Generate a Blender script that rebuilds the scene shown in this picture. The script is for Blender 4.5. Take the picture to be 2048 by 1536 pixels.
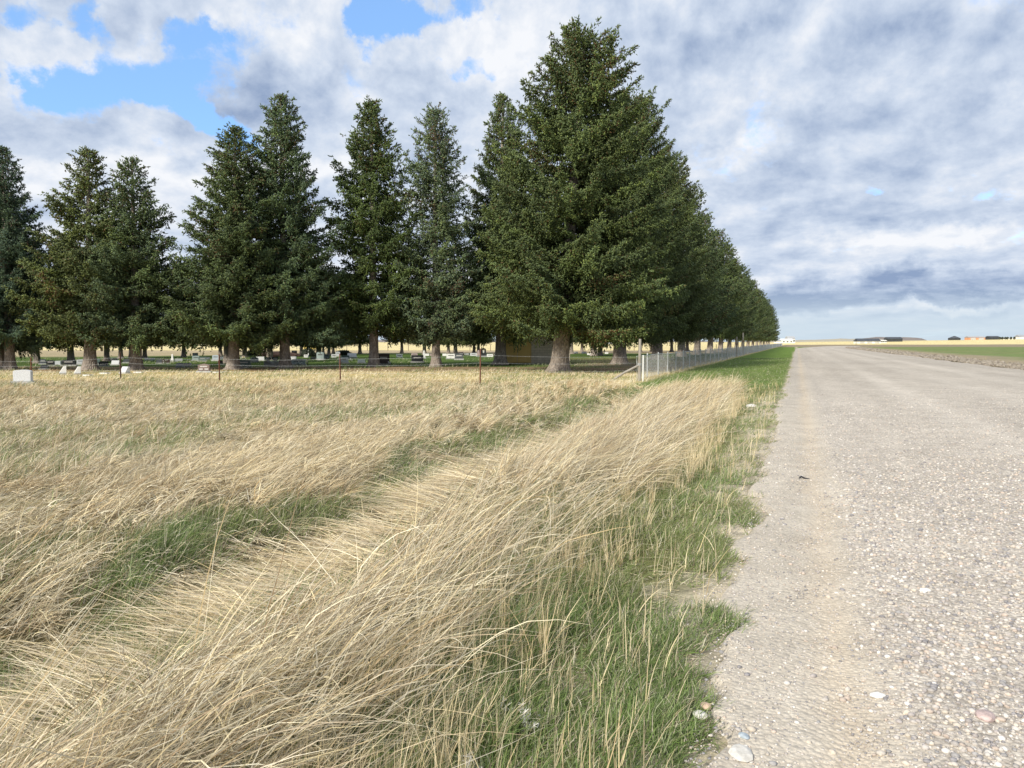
import bpy, bmesh, math
import numpy as np
from mathutils import Vector, Matrix

for o in list(bpy.data.objects):
    bpy.data.objects.remove(o)
scene = bpy.context.scene
COL = scene.collection
R = math.radians

# ------------------------------------------------------------------ camera
CAM_H = 1.65
FPX = 1500.0                       # focal length in photo pixels (2048 wide)
PITCH = math.atan((768 - 684) / FPX)
cam_d = bpy.data.cameras.new("camera")
cam_d.sensor_width = 36.0
cam_d.lens = 36.0 * FPX / 2048.0
cam_d.clip_start = 0.05
cam_d.clip_end = 40000
cam = bpy.data.objects.new("camera", cam_d)
cam.location = (0, 0, CAM_H)
cam.rotation_euler = (math.pi / 2 - PITCH, 0, 0)
COL.objects.link(cam)
scene.camera = cam

def ray(px, py):
    a, b = (px - 1024) / FPX, (768 - py) / FPX
    c, s = math.cos(PITCH), math.sin(PITCH)
    return a, c + b * s, -s + b * c          # x, y, z for unit forward

def G(px, py, z=0.0):
    x, y, zz = ray(px, py)
    k = (z - CAM_H) / zz
    return x * k, y * k

# ------------------------------------------------------------------ light
SUN_EL, SUN_AZ = R(33), R(-142)       # azimuth from +Y towards +X: behind the camera, to its left
world = bpy.data.worlds.new("World")
scene.world = world
world.use_nodes = True
wn, wl = world.node_tree.nodes, world.node_tree.links
wn.clear()

def wnode(t, **k):
    n = wn.new(t)
    for a, v in k.items():
        setattr(n, a, v)
    return n

def _in(sock, v):
    if isinstance(v, bpy.types.NodeSocket):
        wl.new(v, sock)
    elif v is not None:
        sock.default_value = v

def wmath(op, a, b=None, c=None, clamp=False):
    n = wnode('ShaderNodeMath', operation=op, use_clamp=clamp)
    _in(n.inputs[0], a)
    if b is not None: _in(n.inputs[1], b)
    if c is not None: _in(n.inputs[2], c)
    return n.outputs[0]

def wvec(op, a, b=None, c=None):
    n = wnode('ShaderNodeVectorMath', operation=op)
    _in(n.inputs[0], a)
    if b is not None: _in(n.inputs[1], b)
    if c is not None: _in(n.inputs[2], c)
    return n.outputs['Value'] if op in ('LENGTH', 'DOT_PRODUCT') else n.outputs['Vector']

def wrange(v, a, b, c, d, t='SMOOTHSTEP'):
    n = wnode('ShaderNodeMapRange', interpolation_type=t)
    _in(n.inputs[0], v)
    for i, q in enumerate((a, b, c, d)):
        n.inputs[i + 1].default_value = q
    return n.outputs[0]

def wnoise(vec, scale, detail=8, rough=.55, dist=0.0, lac=2.0):
    n = wnode('ShaderNodeTexNoise')
    _in(n.inputs['Vector'], vec)
    n.inputs['Scale'].default_value = scale
    n.inputs['Detail'].default_value = detail
    n.inputs['Roughness'].default_value = rough
    n.inputs['Lacunarity'].default_value = lac
    n.inputs['Distortion'].default_value = dist
    return n.outputs['Fac'], n.outputs['Color']

def wmix(f, a, b):
    n = wnode('ShaderNodeMix', data_type='RGBA')
    _in(n.inputs[0], f); _in(n.inputs[6], a); _in(n.inputs[7], b)
    return n.outputs[2]

tc = wnode('ShaderNodeTexCoord')
DIR = tc.outputs['Generated']
sep = wnode('ShaderNodeSeparateXYZ'); wl.new(DIR, sep.inputs[0])
X_, Y_, Z_ = sep.outputs
zc = wmath('MAXIMUM', Z_, 0.0)
den = wmath('ADD', zc, 0.07)
cmb = wnode('ShaderNodeCombineXYZ')
wl.new(wmath('DIVIDE', X_, den), cmb.inputs[0]); wl.new(wmath('DIVIDE', Y_, den), cmb.inputs[1])
P = cmb.outputs[0]                       # flat cloud deck coordinates
az = wmath('ARCTAN2', X_, Y_)
el = wmath('ARCSINE', Z_)
cmb2 = wnode('ShaderNodeCombineXYZ'); wl.new(az, cmb2.inputs[0]); wl.new(el, cmb2.inputs[1])
AE0 = cmb2.outputs[0]
nfac, ncol = wnoise(AE0, 9.0, 7, .6)
warp = wvec('MULTIPLY', wvec('SUBTRACT', ncol, (.5, .5, .5)), (.26, .12, 0))
AE = wvec('ADD', AE0, warp)

def azel(px, py):
    x, y, z = ray(px, py)
    l = math.sqrt(x * x + y * y + z * z)
    return math.atan2(x, y), math.asin(z / l)

def blob(px, py, rx, ry, rot=0.0, amp=1.0, inner=.15):
    a, e = azel(px, py)
    v = wvec('SUBTRACT', AE, (a, e, 0))
    if rot:
        n = wnode('ShaderNodeVectorRotate', rotation_type='Z_AXIS')
        wl.new(v, n.inputs['Vector']); n.inputs['Angle'].default_value = R(rot)
        v = n.outputs[0]
    v = wvec('MULTIPLY', v, (FPX / rx, FPX / ry, 0))
    return wrange(wvec('LENGTH', v), inner, 1.0, amp, 0.0)

def total(bl):
    s = bl[0]
    for b in bl[1:]:
        s = wmath('ADD', s, b)
    return s

gap = total([blob(230, 165, 300, 70, -12, .85), blob(420, 235, 190, 42, 20, .9), blob(225, 30, 75, 75, 0, .8),
             blob(370, 70, 90, 45, 0, .7), blob(40, 5, 110, 40, 0, .7), blob(790, 20, 95, 75, 0, 1.0),
             blob(950, 15, 130, 40, 0, .8), blob(30, 130, 90, 45, 20, .5), blob(920, 105, 80, 30, 0, .5),
             blob(1785, 372, 90, 22, 0, .42), blob(1935, 388, 70, 18, 0, .32), blob(1790, 235, 80, 18, 0, .35), blob(-500, 300, 400, 90, 0, 1.0), blob(2700, 200, 500, 90, 0, .9)])
dark = total([blob(1860, 575, 640, 36, 0, 1.25, .05), blob(1950, 603, 480, 16, 0, 1.0), blob(1560, 600, 160, 22, 0, .6), blob(1640, 520, 240, 26, 0, .5), blob(1600, 460, 160, 70, 0, .5),
              blob(1930, 150, 200, 170, 0, .28), blob(420, 190, 260, 100, -15, .42), blob(700, 120, 90, 60, 0, .25),
              blob(120, 250, 330, 60, -12, .4), blob(1500, 260, 200, 60, 0, .32), blob(1830, 430, 240, 40, 0, .5),
              blob(1990, 640, 200, 12, 0, .35), blob(900, 330, 300, 60, 0, .25), blob(300, 310, 300, 36, -6, .35)])
bright = total([blob(1480, 310, 160, 45, 0, .5), blob(1820, 490, 200, 60, -6, .9), blob(1130, 60, 200, 70, 0, .4),
                blob(120, 80, 140, 60, -10, .6), blob(560, 70, 150, 60, 0, .5), blob(920, 90, 160, 60, 0, .6),
                blob(1400, 20, 180, 50, 0, .5), blob(500, 335, 600, 36, -4, .65), blob(1780, 150, 90, 50, 0, .4),
                blob(1900, 625, 160, 14, 0, .8), blob(1740, 612, 60, 16, 0, .7), blob(1950, 470, 60, 30, 0, .4)])
d1, _ = wnoise(P, .35, 10, .55, .1)
cmb3 = wnode('ShaderNodeCombineXYZ'); wl.new(az, cmb3.inputs[0])
wl.new(wmath('MULTIPLY', wmath('LOGARITHM', wmath('ADD', wmath('MAXIMUM', el, 0.0), .05), 2.71828), .42), cmb3.inputs[1])
AEs = cmb3.outputs[0]
d2, _ = wnoise(wvec('ADD', AEs, (3.3, 7.1, 0)), 6.0, 10, .58, .15)
d3, _ = wnoise(wvec('ADD', AEs, (3.3 - .028, 7.1 + .04, 0)), 6.0, 6, .52, .15)
d4, _ = wnoise(wvec('ADD', AEs, (13.3, 1.1, 0)), 17, 9, .65, .2)
d5, _ = wnoise(wvec('ADD', AEs, (23.3, 5.1, 0)), 13, 8, .6, .1)
d6, _ = wnoise(wvec('ADD', AEs, (23.3 - .012, 5.1 + .018, 0)), 13, 8, .6, .1)
dens = wmath('ADD', wmath('MULTIPLY', d1, .20), wmath('ADD', wmath('MULTIPLY', d2, .62), wmath('MULTIPLY', d4, .30)))
cov = wmath('SUBTRACT', wmath('ADD', dens, wmath('ADD', .155, wmath('MULTIPLY', wmath('SUBTRACT', d4, .5), .35))), wmath('MULTIPLY', gap, .42))
cover = wrange(cov, .40, .62, 0.0, 1.0)
# thick parts are greyer, sun-side edges whiter
lit = wmath('ADD', wmath('MULTIPLY', wmath('SUBTRACT', d3, d2), 1.7), wmath('MULTIPLY', wmath('SUBTRACT', d6, d5), 1.3))
tone = wmath('ADD', wmath('ADD', wmath('MULTIPLY', wmath('SUBTRACT', .60, dens), 1.05), lit), .62)
tone = wmath('ADD', tone, wmath('MULTIPLY', wmath('SUBTRACT', bright, wmath('MULTIPLY', dark, 1.0)), .50))
tone = wmath('ADD', tone, wmath('MULTIPLY', wmath('SUBTRACT', d4, .5), .25))
d7, _ = wnoise(wvec('ADD', AEs, (41.3, 2.6, 0)), 2.6, 4, .5, .2)
tone = wmath('ADD', tone, wmath('MULTIPLY', wmath('SUBTRACT', d7, .5), 1.5))
tone = wmath('MULTIPLY_ADD', wmath('SUBTRACT', tone, .62), .80, .62)
ramp = wnode('ShaderNodeValToRGB')
wl.new(tone, ramp.inputs[0])
er = ramp.color_ramp.elements
er[0].position, er[0].color = 0.0, (.27, .36, .54, 1)
er[1].position, er[1].color = 1.0, (.88, .90, .94, 1)
e = er.new(.3); e.color = (.44, .53, .69, 1)
e = er.new(.6); e.color = (.61, .69, .82, 1)
sky = wnode('ShaderNodeTexSky', sky_type='NISHITA')
sky.sun_disc = False
sky.sun_elevation = SUN_EL
sky.sun_rotation = SUN_AZ
sky.altitude = 1500
sky.air_density = 1.0
sky.dust_density = .6
BG = .1
cloudcol = wvec('SCALE', ramp.outputs[0]); cloudcol.node.inputs['Scale'].default_value = .81 / BG
skyc = wvec('ADD', wvec('MULTIPLY', sky.outputs[0], (.8, 1.0, 1.25)), (1.2, 2.1, 3.3))
mixed = wmix(cover, skyc, cloudcol)
# pale air low over the horizon
hz = wrange(el, .012, .075, .85, 0.0)
air = wmix(hz, mixed, (.48 / BG, .57 / BG, .64 / BG, 1))
bgn = wnode('ShaderNodeBackground'); wl.new(air, bgn.inputs[0]); bgn.inputs[1].default_value = BG
wo = wnode('ShaderNodeOutputWorld'); wl.new(bgn.outputs[0], wo.inputs[0])

sd = bpy.data.lights.new("sun", 'SUN')
sd.energy = 4.0
sd.angle = R(6)
sd.color = (1.0, .93, .80)
so = bpy.data.objects.new("sun", sd)
sv = Vector((math.sin(SUN_AZ) * math.cos(SUN_EL), math.cos(SUN_AZ) * math.cos(SUN_EL), math.sin(SUN_EL)))
so.rotation_euler = sv.to_track_quat('Z', 'Y').to_euler()
so.location = sv * 60
COL.objects.link(so)

scene.view_settings.view_transform = 'Standard'
scene.view_settings.look = 'None'
scene.view_settings.gamma = 1
scene.view_settings.exposure = 0.38
scene.cycles.max_bounces = 6
scene.cycles.diffuse_bounces = 3
scene.cycles.transparent_max_bounces = 4

# ------------------------------------------------------------------ helpers
def tag(o, label=None, cat=None, group=None, kind=None):
    if label: o['label'] = label
    if cat: o['category'] = cat
    if group: o['group'] = group
    if kind: o['kind'] = kind
    return o

def link(name, me, mats, parent=None, loc=None):
    o = bpy.data.objects.new(name, me)
    COL.objects.link(o)
    for m in (mats if isinstance(mats, (list, tuple)) else [mats]):
        if me is not None and m.name not in [q.name for q in me.materials if q]:
            me.materials.append(m)
    if parent is not None: o.parent = parent
    if loc is not None: o.location = loc
    return o

def empty(name, loc, rz=0.0, **t):
    o = bpy.data.objects.new(name, None)
    o.empty_display_size = .3
    COL.objects.link(o)
    o.location = loc
    o.rotation_euler = (0, 0, rz)
    tag(o, t.get('label'), t.get('cat'), t.get('group'), t.get('kind'))
    return o

def np_mesh(name, co, faces, col=None, smooth=False, mi=None):
    """co (n,3), faces (m,k) with constant k"""
    me = bpy.data.meshes.new(name)
    co = np.ascontiguousarray(co, dtype=np.float32)
    faces = np.ascontiguousarray(faces, dtype=np.int32)
    n, (m, k) = len(co), faces.shape
    me.vertices.add(n); me.vertices.foreach_set('co', co.ravel())
    me.loops.add(m * k); me.loops.foreach_set('vertex_index', faces.ravel())
    me.polygons.add(m)
    me.polygons.foreach_set('loop_start', np.arange(0, m * k, k, dtype=np.int32))
    me.polygons.foreach_set('loop_total', np.full(m, k, dtype=np.int32))
    if smooth:
        me.polygons.foreach_set('use_smooth', np.ones(m, dtype=bool))
    if col is not None:
        a = me.color_attributes.new('Col', 'FLOAT_COLOR', 'POINT')
        c4 = np.ones((n, 4), dtype=np.float32); c4[:, :3] = col
        a.data.foreach_set('color', c4.ravel())
    me.update(calc_edges=True)
    return me

def vnoise(x, y, seed=0):
    """smooth value noise in numpy, 0..1"""
    xi, yi = np.floor(x).astype(np.int64), np.floor(y).astype(np.int64)
    fx, fy = x - xi, y - yi
    fx, fy = fx * fx * (3 - 2 * fx), fy * fy * (3 - 2 * fy)
    def h(a, b):
        n = (a * 374761393 + b * 668265263 + seed * 974711) & 0xffffffff
        n = ((n ^ (n >> 13)) * 1274126177) & 0xffffffff
        return ((n ^ (n >> 16)) & 0xffff) / 65535.0
    return (h(xi, yi) * (1 - fx) + h(xi + 1, yi) * fx) * (1 - fy) + (h(xi, yi + 1) * (1 - fx) + h(xi + 1, yi + 1) * fx) * fy

def fbm(x, y, seed=0, oct=4):
    s, a, t = 0, .5, 0
    for i in range(oct):
        s = s + a * vnoise(x * 2 ** i, y * 2 ** i, seed + i * 17); t += a; a *= .55
    return s / t

def sstep(v, a, b):
    t = np.clip((v - a) / (b - a), 0, 1)
    return t * t * (3 - 2 * t)

def material(name, build):
    m = bpy.data.materials.new(name)
    m.use_nodes = True
    nt = m.node_tree
    bs = nt.nodes['Principled BSDF']
    bs.inputs['Roughness'].default_value = .9
    bs.inputs['Specular IOR Level'].default_value = .2
    build(nt, bs)
    return m

def nn(nt, t, **k):
    n = nt.nodes.new(t)
    for a, v in k.items(): setattr(n, a, v)
    return n

def noise_node(nt, scale, detail=4, rough=.6, coord='Object', stretch=None):
    tcn = nn(nt, 'ShaderNodeTexCoord')
    src = tcn.outputs[coord]
    if stretch:
        mp = nn(nt, 'ShaderNodeMapping'); mp.inputs['Scale'].default_value = stretch
        nt.links.new(src, mp.inputs[0]); src = mp.outputs[0]
    n = nn(nt, 'ShaderNodeTexNoise')
    n.inputs['Scale'].default_value = scale
    n.inputs['Detail'].default_value = detail
    n.inputs['Roughness'].default_value = rough
    nt.links.new(src, n.inputs['Vector'])
    return n

def ramp_node(nt, fac, stops):
    r = nn(nt, 'ShaderNodeValToRGB')
    nt.links.new(fac, r.inputs[0])
    el_ = r.color_ramp.elements
    for i, (p, c) in enumerate(stops):
        q = el_[i] if i < 2 else el_.new(p)
        q.position = p; q.color = (*c, 1)
    return r.outputs[0]

def bump(nt, bs, h, strength=.5, dist=.02):
    b = nn(nt, 'ShaderNodeBump')
    b.inputs['Strength'].default_value = strength
    b.inputs['Distance'].default_value = dist
    nt.links.new(h, b.inputs['Height']); nt.links.new(b.outputs[0], bs.inputs['Normal'])

def mulcol(nt, a, b, f=1.0):
    m = nn(nt, 'ShaderNodeMix', data_type='RGBA', blend_type='MULTIPLY')
    m.inputs[0].default_value = f
    for s, v in ((m.inputs[6], a), (m.inputs[7], b)):
        if isinstance(v, bpy.types.NodeSocket): nt.links.new(v, s)
        else: s.default_value = (*v, 1)
    return m.outputs[2]

def mottled(name, c1, c2, scale=6, rough=.85, bmp=.3, dist=.01, detail=5, spec=.2, stretch=None):
    def f(nt, bs):
        n = noise_node(nt, scale, detail, .65, stretch=stretch)
        nt.links.new(ramp_node(nt, n.outputs['Fac'], [(.32, c1), (.68, c2)]), bs.inputs['Base Color'])
        bs.inputs['Roughness'].default_value = rough
        bs.inputs['Specular IOR Level'].default_value = spec
        bump(nt, bs, n.outputs['Fac'], bmp, dist)
    return material(name, f)

def blade_mat(name, transl=.3, info=False, rough=.8):
    def f(nt, bs):
        nt.nodes.remove(bs)
        out = nt.nodes['Material Output']
        at = nn(nt, 'ShaderNodeAttribute', attribute_name='Col')
        c = at.outputs['Color']
        if info:
            oi = nn(nt, 'ShaderNodeObjectInfo')
            c = mulcol(nt, c, oi.outputs['Color'])
        d = nn(nt, 'ShaderNodeBsdfDiffuse'); t = nn(nt, 'ShaderNodeBsdfTranslucent')
        nt.links.new(c, d.inputs[0]); nt.links.new(c, t.inputs[0])
        mx = nn(nt, 'ShaderNodeMixShader'); mx.inputs[0].default_value = transl
        nt.links.new(d.outputs[0], mx.inputs[1]); nt.links.new(t.outputs[0], mx.inputs[2])
        g = nn(nt, 'ShaderNodeBsdfGlossy'); g.inputs['Roughness'].default_value = .45
        g.inputs[0].default_value = (1, 1, 1, 1)
        mx2 = nn(nt, 'ShaderNodeMixShader'); mx2.inputs[0].default_value = .025
        nt.links.new(mx.outputs[0], mx2.inputs[1]); nt.links.new(g.outputs[0], mx2.inputs[2])
        nt.links.new(mx2.outputs[0], out.inputs[0])
    m = bpy.data.materials.new(name); m.use_nodes = True
    f(m.node_tree, m.node_tree.nodes['Principled BSDF'])
    return m

# ------------------------------------------------------------------ terrain
SL = .38                          # the road runs along x = -0.4 + SL*y
def U(x, y):                      # sideways distance from the road's left edge (negative = field side)
    return x + .4 - SL * y
def SC(y):
    return np.interp(y, [0, 3, 6, 12, 27, 60], [.78, .84, .92, 1.05, 1.25, 1.25])
def W(x, y):
    return U(x, y) / SC(y)
def edge_noise(y):
    return .20 * (vnoise(y * 1.7, y * 0, 5) - .5) + .14 * (vnoise(y * .45, y * 0, 9) - .5) + .13 * (vnoise(y * 5, y * 0, 12) - .5)

def hgt(x, y):
    w = W(x, y)
    near = 1 - sstep(y, 24, 34)
    z = -.22 * np.exp(-((w + 4.2) / .8) ** 2) * near
    z = z + .07 * np.exp(-((w + 6.6) / .8) ** 2) * near
    z = z + .08 * np.exp(-((w + 2.3) / .6) ** 2) * near
    z = z - .06 * sstep(-w, .1, 1.2)
    fld = sstep(-w, .3, 2.0) * (1 - sstep(y, 60, 120))
    z = z + fld * (.10 * (fbm(x * .35, y * .35, 3) - .5) + .10 * (fbm(x * 1.1, y * 1.1, 31, 3) - .5) * near)
    u_ = U(x, y)
    z = z - .06 * sstep(u_, .25, .6) * (1 - sstep(u_, 12.6, 13.2))
    # the land beyond lifts gently towards the right
    az_ = np.arctan2(x, np.maximum(y, 1e-3))
    r = np.hypot(x, y)
    lift = np.interp(az_, [-1, 0, .36, .62, 1.2], [1.0, 1.0, 1.6, 6.5, 8.0])
    z = z + sstep(r, 430, 1500) * lift * np.where(y > 0, 1, 0)
    return z

def hz1(x, y):
    return float(hgt(np.array([x], float), np.array([y], float))[0])

# colours of the ground, per place
C = lambda *a: np.array(a, dtype=np.float64)
STRAWG, THATCH, MOWN, DUFF = C(.26, .22, .13), C(.13, .108, .062), C(.50, .40, .20), C(.28, .20, .13)
LAWN, TAN, GOLD, VERGE = C(.072, .115, .03), C(.36, .30, .20), C(.66, .56, .32), C(.13, .20, .05)
SOIL, BROWN, CROP, DEBRIS = C(.47, .42, .34), C(.27, .225, .17), C(.16, .21, .085), C(.30, .255, .19)

def gcol(x, y):
    w, u = W(x, y), U(x, y)
    n1, n2, n3 = fbm(x * .15, y * .15, 41), fbm(x * .8, y * .8, 43), fbm(x * .03, y * .03, 47)
    out = np.empty((len(x), 3)); out[:] = THATCH
    def put(c, f):
        nonlocal out
        out = out * (1 - f[:, None]) + c * f[:, None]
    jy = (n1 - .5) * 5
    put(STRAWG, sstep(-w, 7.0, 8.0))
    put(C(.17, .165, .08), sstep(n2, .55, .7) * .6)
    put(MOWN, sstep(y + jy * .5, 30, 34))
    put(C(.36, .33, .15), sstep(y + jy, 35, 37) * (1 - sstep(y + jy, 38, 40)) * .5)
    put(DUFF, sstep(y + jy * .8, 42.5, 45.5))
    lawn = sstep(y + jy * .6, 50, 53)
    put(LAWN, lawn)
    put(DUFF * 1.3, lawn * (1 - sstep(y, 55, 95)) * sstep(x, 3, 8) * .75)      # bare ground between the two right rows
    put(C(.30, .26, .2), sstep(y, 52, 54) * (1 - sstep(y, 56.5, 58)) * sstep(x, 4, 6) * .8)   # gravel drive
    put(TAN, sstep(y + jy + np.clip(-x - 20, 0, 30) * .9, 108, 118))
    put(C(.42, .34, .25), sstep(y + jy, 126, 128) * (1 - sstep(y + jy, 134, 138)))
    put(GOLD, sstep(y + jy, 150, 158))
    # strip between the chain link fence and the road
    strip = sstep(u + (n2 - .5), -7.2, -6.2)
    ver = strip * sstep(y, 22, 28)
    put(C(.55, .45, .25), sstep(y, 26, 32) * sstep(u, -7.6, -7) * (1 - sstep(u, -6.4, -5.8)))
    put(VERGE, sstep(y, 24, 30) * sstep(u, -6.6, -5.8))
    near = (1 - sstep(y, 22, 28))
    put(C(.17, .18, .075), near * sstep(-w, .2, .5) * (1 - sstep(-w, 1.2, 2.2)) * .8)
    put(SOIL, near * sstep(-w + (n2 - .5) * .8, -.05, .1) * (1 - sstep(-w + (n2 - .5) * 1.5, .3, .8)))
    put(SOIL, sstep(-u, -.5, 0) * (1 - sstep(-u, 0, .25)))
    # right of the road
    rt = sstep(u, 13, 13.4)
    put(DEBRIS, rt)
    put(CROP, sstep(u + (n2 - .5) * 4 + (n1 - .5) * 6, 20, 25))
    put(C(.24, .225, .12), sstep(u, 20, 25) * sstep(n1, .5, .62) * .5)
    jy3 = (n3 - .5) * 40
    put(BROWN, sstep(y + jy3 * .6, 245, 262) * sstep(u, -8, -5))
    put(GOLD * 1.02, sstep(y + jy3, 445, 470))
    put(C(.50, .44, .27), sstep(y, 800, 900) * sstep(n3, .45, .6) * .6)
    put(C(.33, .34, .2), sstep(y, 1300, 1500) * .6)
    return out * (.85 + .3 * n2[:, None])

def build_ground():
    a = np.concatenate([np.linspace(-52, 52, 620), np.linspace(52, 308, 60)[1:-1]]) * math.pi / 180
    r = np.concatenate([[0.0], np.exp(np.linspace(math.log(.6), math.log(60), 520)), np.exp(np.linspace(math.log(60), math.log(15000), 190))[1:]])
    A, Rr = np.meshgrid(a, r)
    x, y = (np.sin(A) * Rr).ravel(), (np.cos(A) * Rr).ravel()
    z = hgt(x, y)
    na, nr = len(a), len(r)
    i = np.arange(nr - 1)[:, None] * na; j = np.arange(na)[None, :]; j2 = (j + 1) % na
    f = np.stack([i + j, i + j2, i + na + j2, i + na + j], -1).reshape(-1, 4)[:, ::-1]
    return np_mesh('ground', np.stack([x, y, z], 1), f, gcol(x, y), smooth=True)

def ground_mat(nt, bs):
    at = nn(nt, 'ShaderNodeAttribute', attribute_name='Col')
    n1 = noise_node(nt, 9, 8, .7)
    n2 = noise_node(nt, .7, 6, .65)
    n3 = noise_node(nt, 70, 3, .7)
    c = mulcol(nt, at.outputs['Color'], ramp_node(nt, n1.outputs['Fac'], [(.3, (.55, .55, .55)), (.7, (1.4, 1.38, 1.3))]))
    c = mulcol(nt, c, ramp_node(nt, n2.outputs['Fac'], [(.3, (.78, .82, .78)), (.7, (1.2, 1.16, 1.12))]))
    c = mulcol(nt, c, ramp_node(nt, n3.outputs['Fac'], [(.3, (.7, .7, .7)), (.7, (1.3, 1.3, 1.3))]), .7)
    nt.links.new(c, bs.inputs['Base Color'])
    bs.inputs['Specular IOR Level'].default_value = .05
    bs.inputs['Roughness'].default_value = 1
    bump(nt, bs, n1.outputs['Fac'], .7, .04)
g = link('ground', build_ground(), material('ground', ground_mat)); tag(g, kind='structure')

# road --------------------------------------------------------------
def road_z(u, x, y):
    rut = -.018 * np.exp(-((u - .62) / .16) ** 2) - .012 * np.exp(-((u - 2.6) / .3) ** 2) + .02 * np.exp(-((u - 1.0) / .18) ** 2)
    return .045 + .10 * np.clip(1 - ((u - 6.8) / 6.8) ** 2, 0, 1) ** .8 * sstep(u, 0, 3) + rut + .012 * (fbm(x * 2, y * 2, 71) - .5)

def build_road():
    uu = np.concatenate([np.linspace(0, 4, 90), np.linspace(4, 13.6, 50)[1:]])
    yy = np.concatenate([np.linspace(-25, .6, 30), np.exp(np.linspace(math.log(.7), math.log(285), 560))])
    Uu, Yy = np.meshgrid(uu, yy)
    e0 = edge_noise(Yy) * (1 - sstep(Uu, 0, 1.0))
    e1 = 1.2 * (vnoise(Yy * .25, Yy * 0, 21) - .5) * sstep(Uu, 12, 13.6)
    u = Uu + e0 + e1
    x = (-.4 + SL * Yy + u)
    x = x + 14 * sstep(Yy, 180, 330)       # the road bends right where it meets the far strip
    xr, yr, ur = x.ravel(), Yy.ravel(), Uu.ravel()
    z = np.maximum(hgt(xr, yr), 0) + road_z(ur, xr, yr)
    # skirt so that the edge meets the ground
    z = np.where((ur < .001) | (ur > 13.59), hgt(xr, yr) - .02, z)
    nu, ny = len(uu), len(yy)
    i = np.arange(ny - 1)[:, None] * nu; j = np.arange(nu - 1)[None, :]
    f = np.stack([i + j, i + j + 1, i + nu + j + 1, i + nu + j], -1).reshape(-1, 4)
    fine = 1 - sstep(ur + .25 * (fbm(xr * 1.5, yr * .5, 77) - .5), .75, 1.05)
    track = np.exp(-((ur - 3.6) / .5) ** 2) + np.exp(-((ur - 6.2) / .6) ** 2) + np.exp(-((ur - 8.6) / .7) ** 2)
    base = C(.55, .52, .475)[None] * np.ones((len(xr), 1))
    tanc = C(.56, .52, .455)
    fine = fine * (1 - .75 * sstep(yr, 7, 30))
    base = base * (1 - fine[:, None]) + tanc * fine[:, None]
    rutc = np.exp(-((ur - .62) / .14) ** 2)[:, None]
    base = base * (1 - .5 * rutc) + C(.62, .53, .41) * .5 * rutc
    base = base * (1 + .10 * track[:, None])
    base = base * (.88 + .24 * fbm(xr * .6, yr * .15, 79)[:, None]) * (.88 + .24 * fbm(ur * 1.3, yr * .04, 83)[:, None])
    me = np_mesh('road', np.stack([xr, yr, z], 1), f, base, smooth=True)
    a = me.attributes.new('fine', 'FLOAT', 'POINT')
    a.data.foreach_set('value', np.maximum(fine, .6 * rutc[:, 0] + .30 * np.clip(track, 0, 1)).astype(np.float32))
    return me

def road_mat(nt, bs):
    at = nn(nt, 'ShaderNodeAttribute', attribute_name='Col')
    tcn = nn(nt, 'ShaderNodeTexCoord')
    v = nn(nt, 'ShaderNodeTexVoronoi'); v.inputs['Scale'].default_value = 42
    v.inputs['Randomness'].default_value = 1
    v2 = nn(nt, 'ShaderNodeTexVoronoi'); v2.inputs['Scale'].default_value = 95
    for q in (v, v2): nt.links.new(tcn.outputs['Object'], q.inputs['Vector'])
    n1 = noise_node(nt, 2.2, 8, .7)
    n2 = noise_node(nt, 160, 3, .7)
    stone = ramp_node(nt, nn_sep(nt, v.outputs['Color']), [(0.0, (.55, .52, .50)), (1.0, (1.45, 1.42, 1.38)), (.5, (1.0, .96, .93))])
    fa = nn(nt, 'ShaderNodeAttribute', attribute_name='fine')
    inv = nn(nt, 'ShaderNodeMath', operation='MULTIPLY_ADD'); inv.inputs[1].default_value = -.55; inv.inputs[2].default_value = 1.0
    nt.links.new(fa.outputs['Fac'], inv.inputs[0])
    plain = at.outputs['Color']
    c = mulcol(nt, at.outputs['Color'], stone, .55)
    c = mulcol(nt, c, ramp_node(nt, v.outputs['Distance'], [(.0, (1.12, 1.12, 1.12)), (.75, (.62, .60, .58))]), .75)
    c = mulcol(nt, c, ramp_node(nt, v2.outputs['Distance'], [(.0, (1.12, 1.12, 1.12)), (.8, (.72, .7, .68))]), .7)
    mx = nn(nt, 'ShaderNodeMix', data_type='RGBA')
    nt.links.new(inv.outputs[0], mx.inputs[0]); nt.links.new(mulcol(nt, plain, (.86, .85, .84)), mx.inputs[6]); nt.links.new(c, mx.inputs[7])
    c = mx.outputs[2]
    c = mulcol(nt, c, ramp_node(nt, n1.outputs['Fac'], [(.3, (.84, .83, .81)), (.7, (1.14, 1.14, 1.13))]))
    c = mulcol(nt, c, ramp_node(nt, n2.outputs['Fac'], [(.35, (.8, .8, .8)), (.65, (1.2, 1.2, 1.2))]), .6)
    nt.links.new(c, bs.inputs['Base Color'])
    bs.inputs['Roughness'].default_value = .95
    bs.inputs['Specular IOR Level'].default_value = .1
    mt = nn(nt, 'ShaderNodeMath', operation='MULTIPLY'); mt.inputs[1].default_value = -1
    nt.links.new(v.outputs['Distance'], mt.inputs[0])
    bump(nt, bs, mt.outputs[0], .55, .012)

def nn_sep(nt, c):
    s = nn(nt, 'ShaderNodeSeparateColor'); nt.links.new(c, s.inputs[0]); return s.outputs[0]

rd = link('road', build_road(), material('gravel_road', road_mat)); tag(rd, kind='structure')

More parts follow.
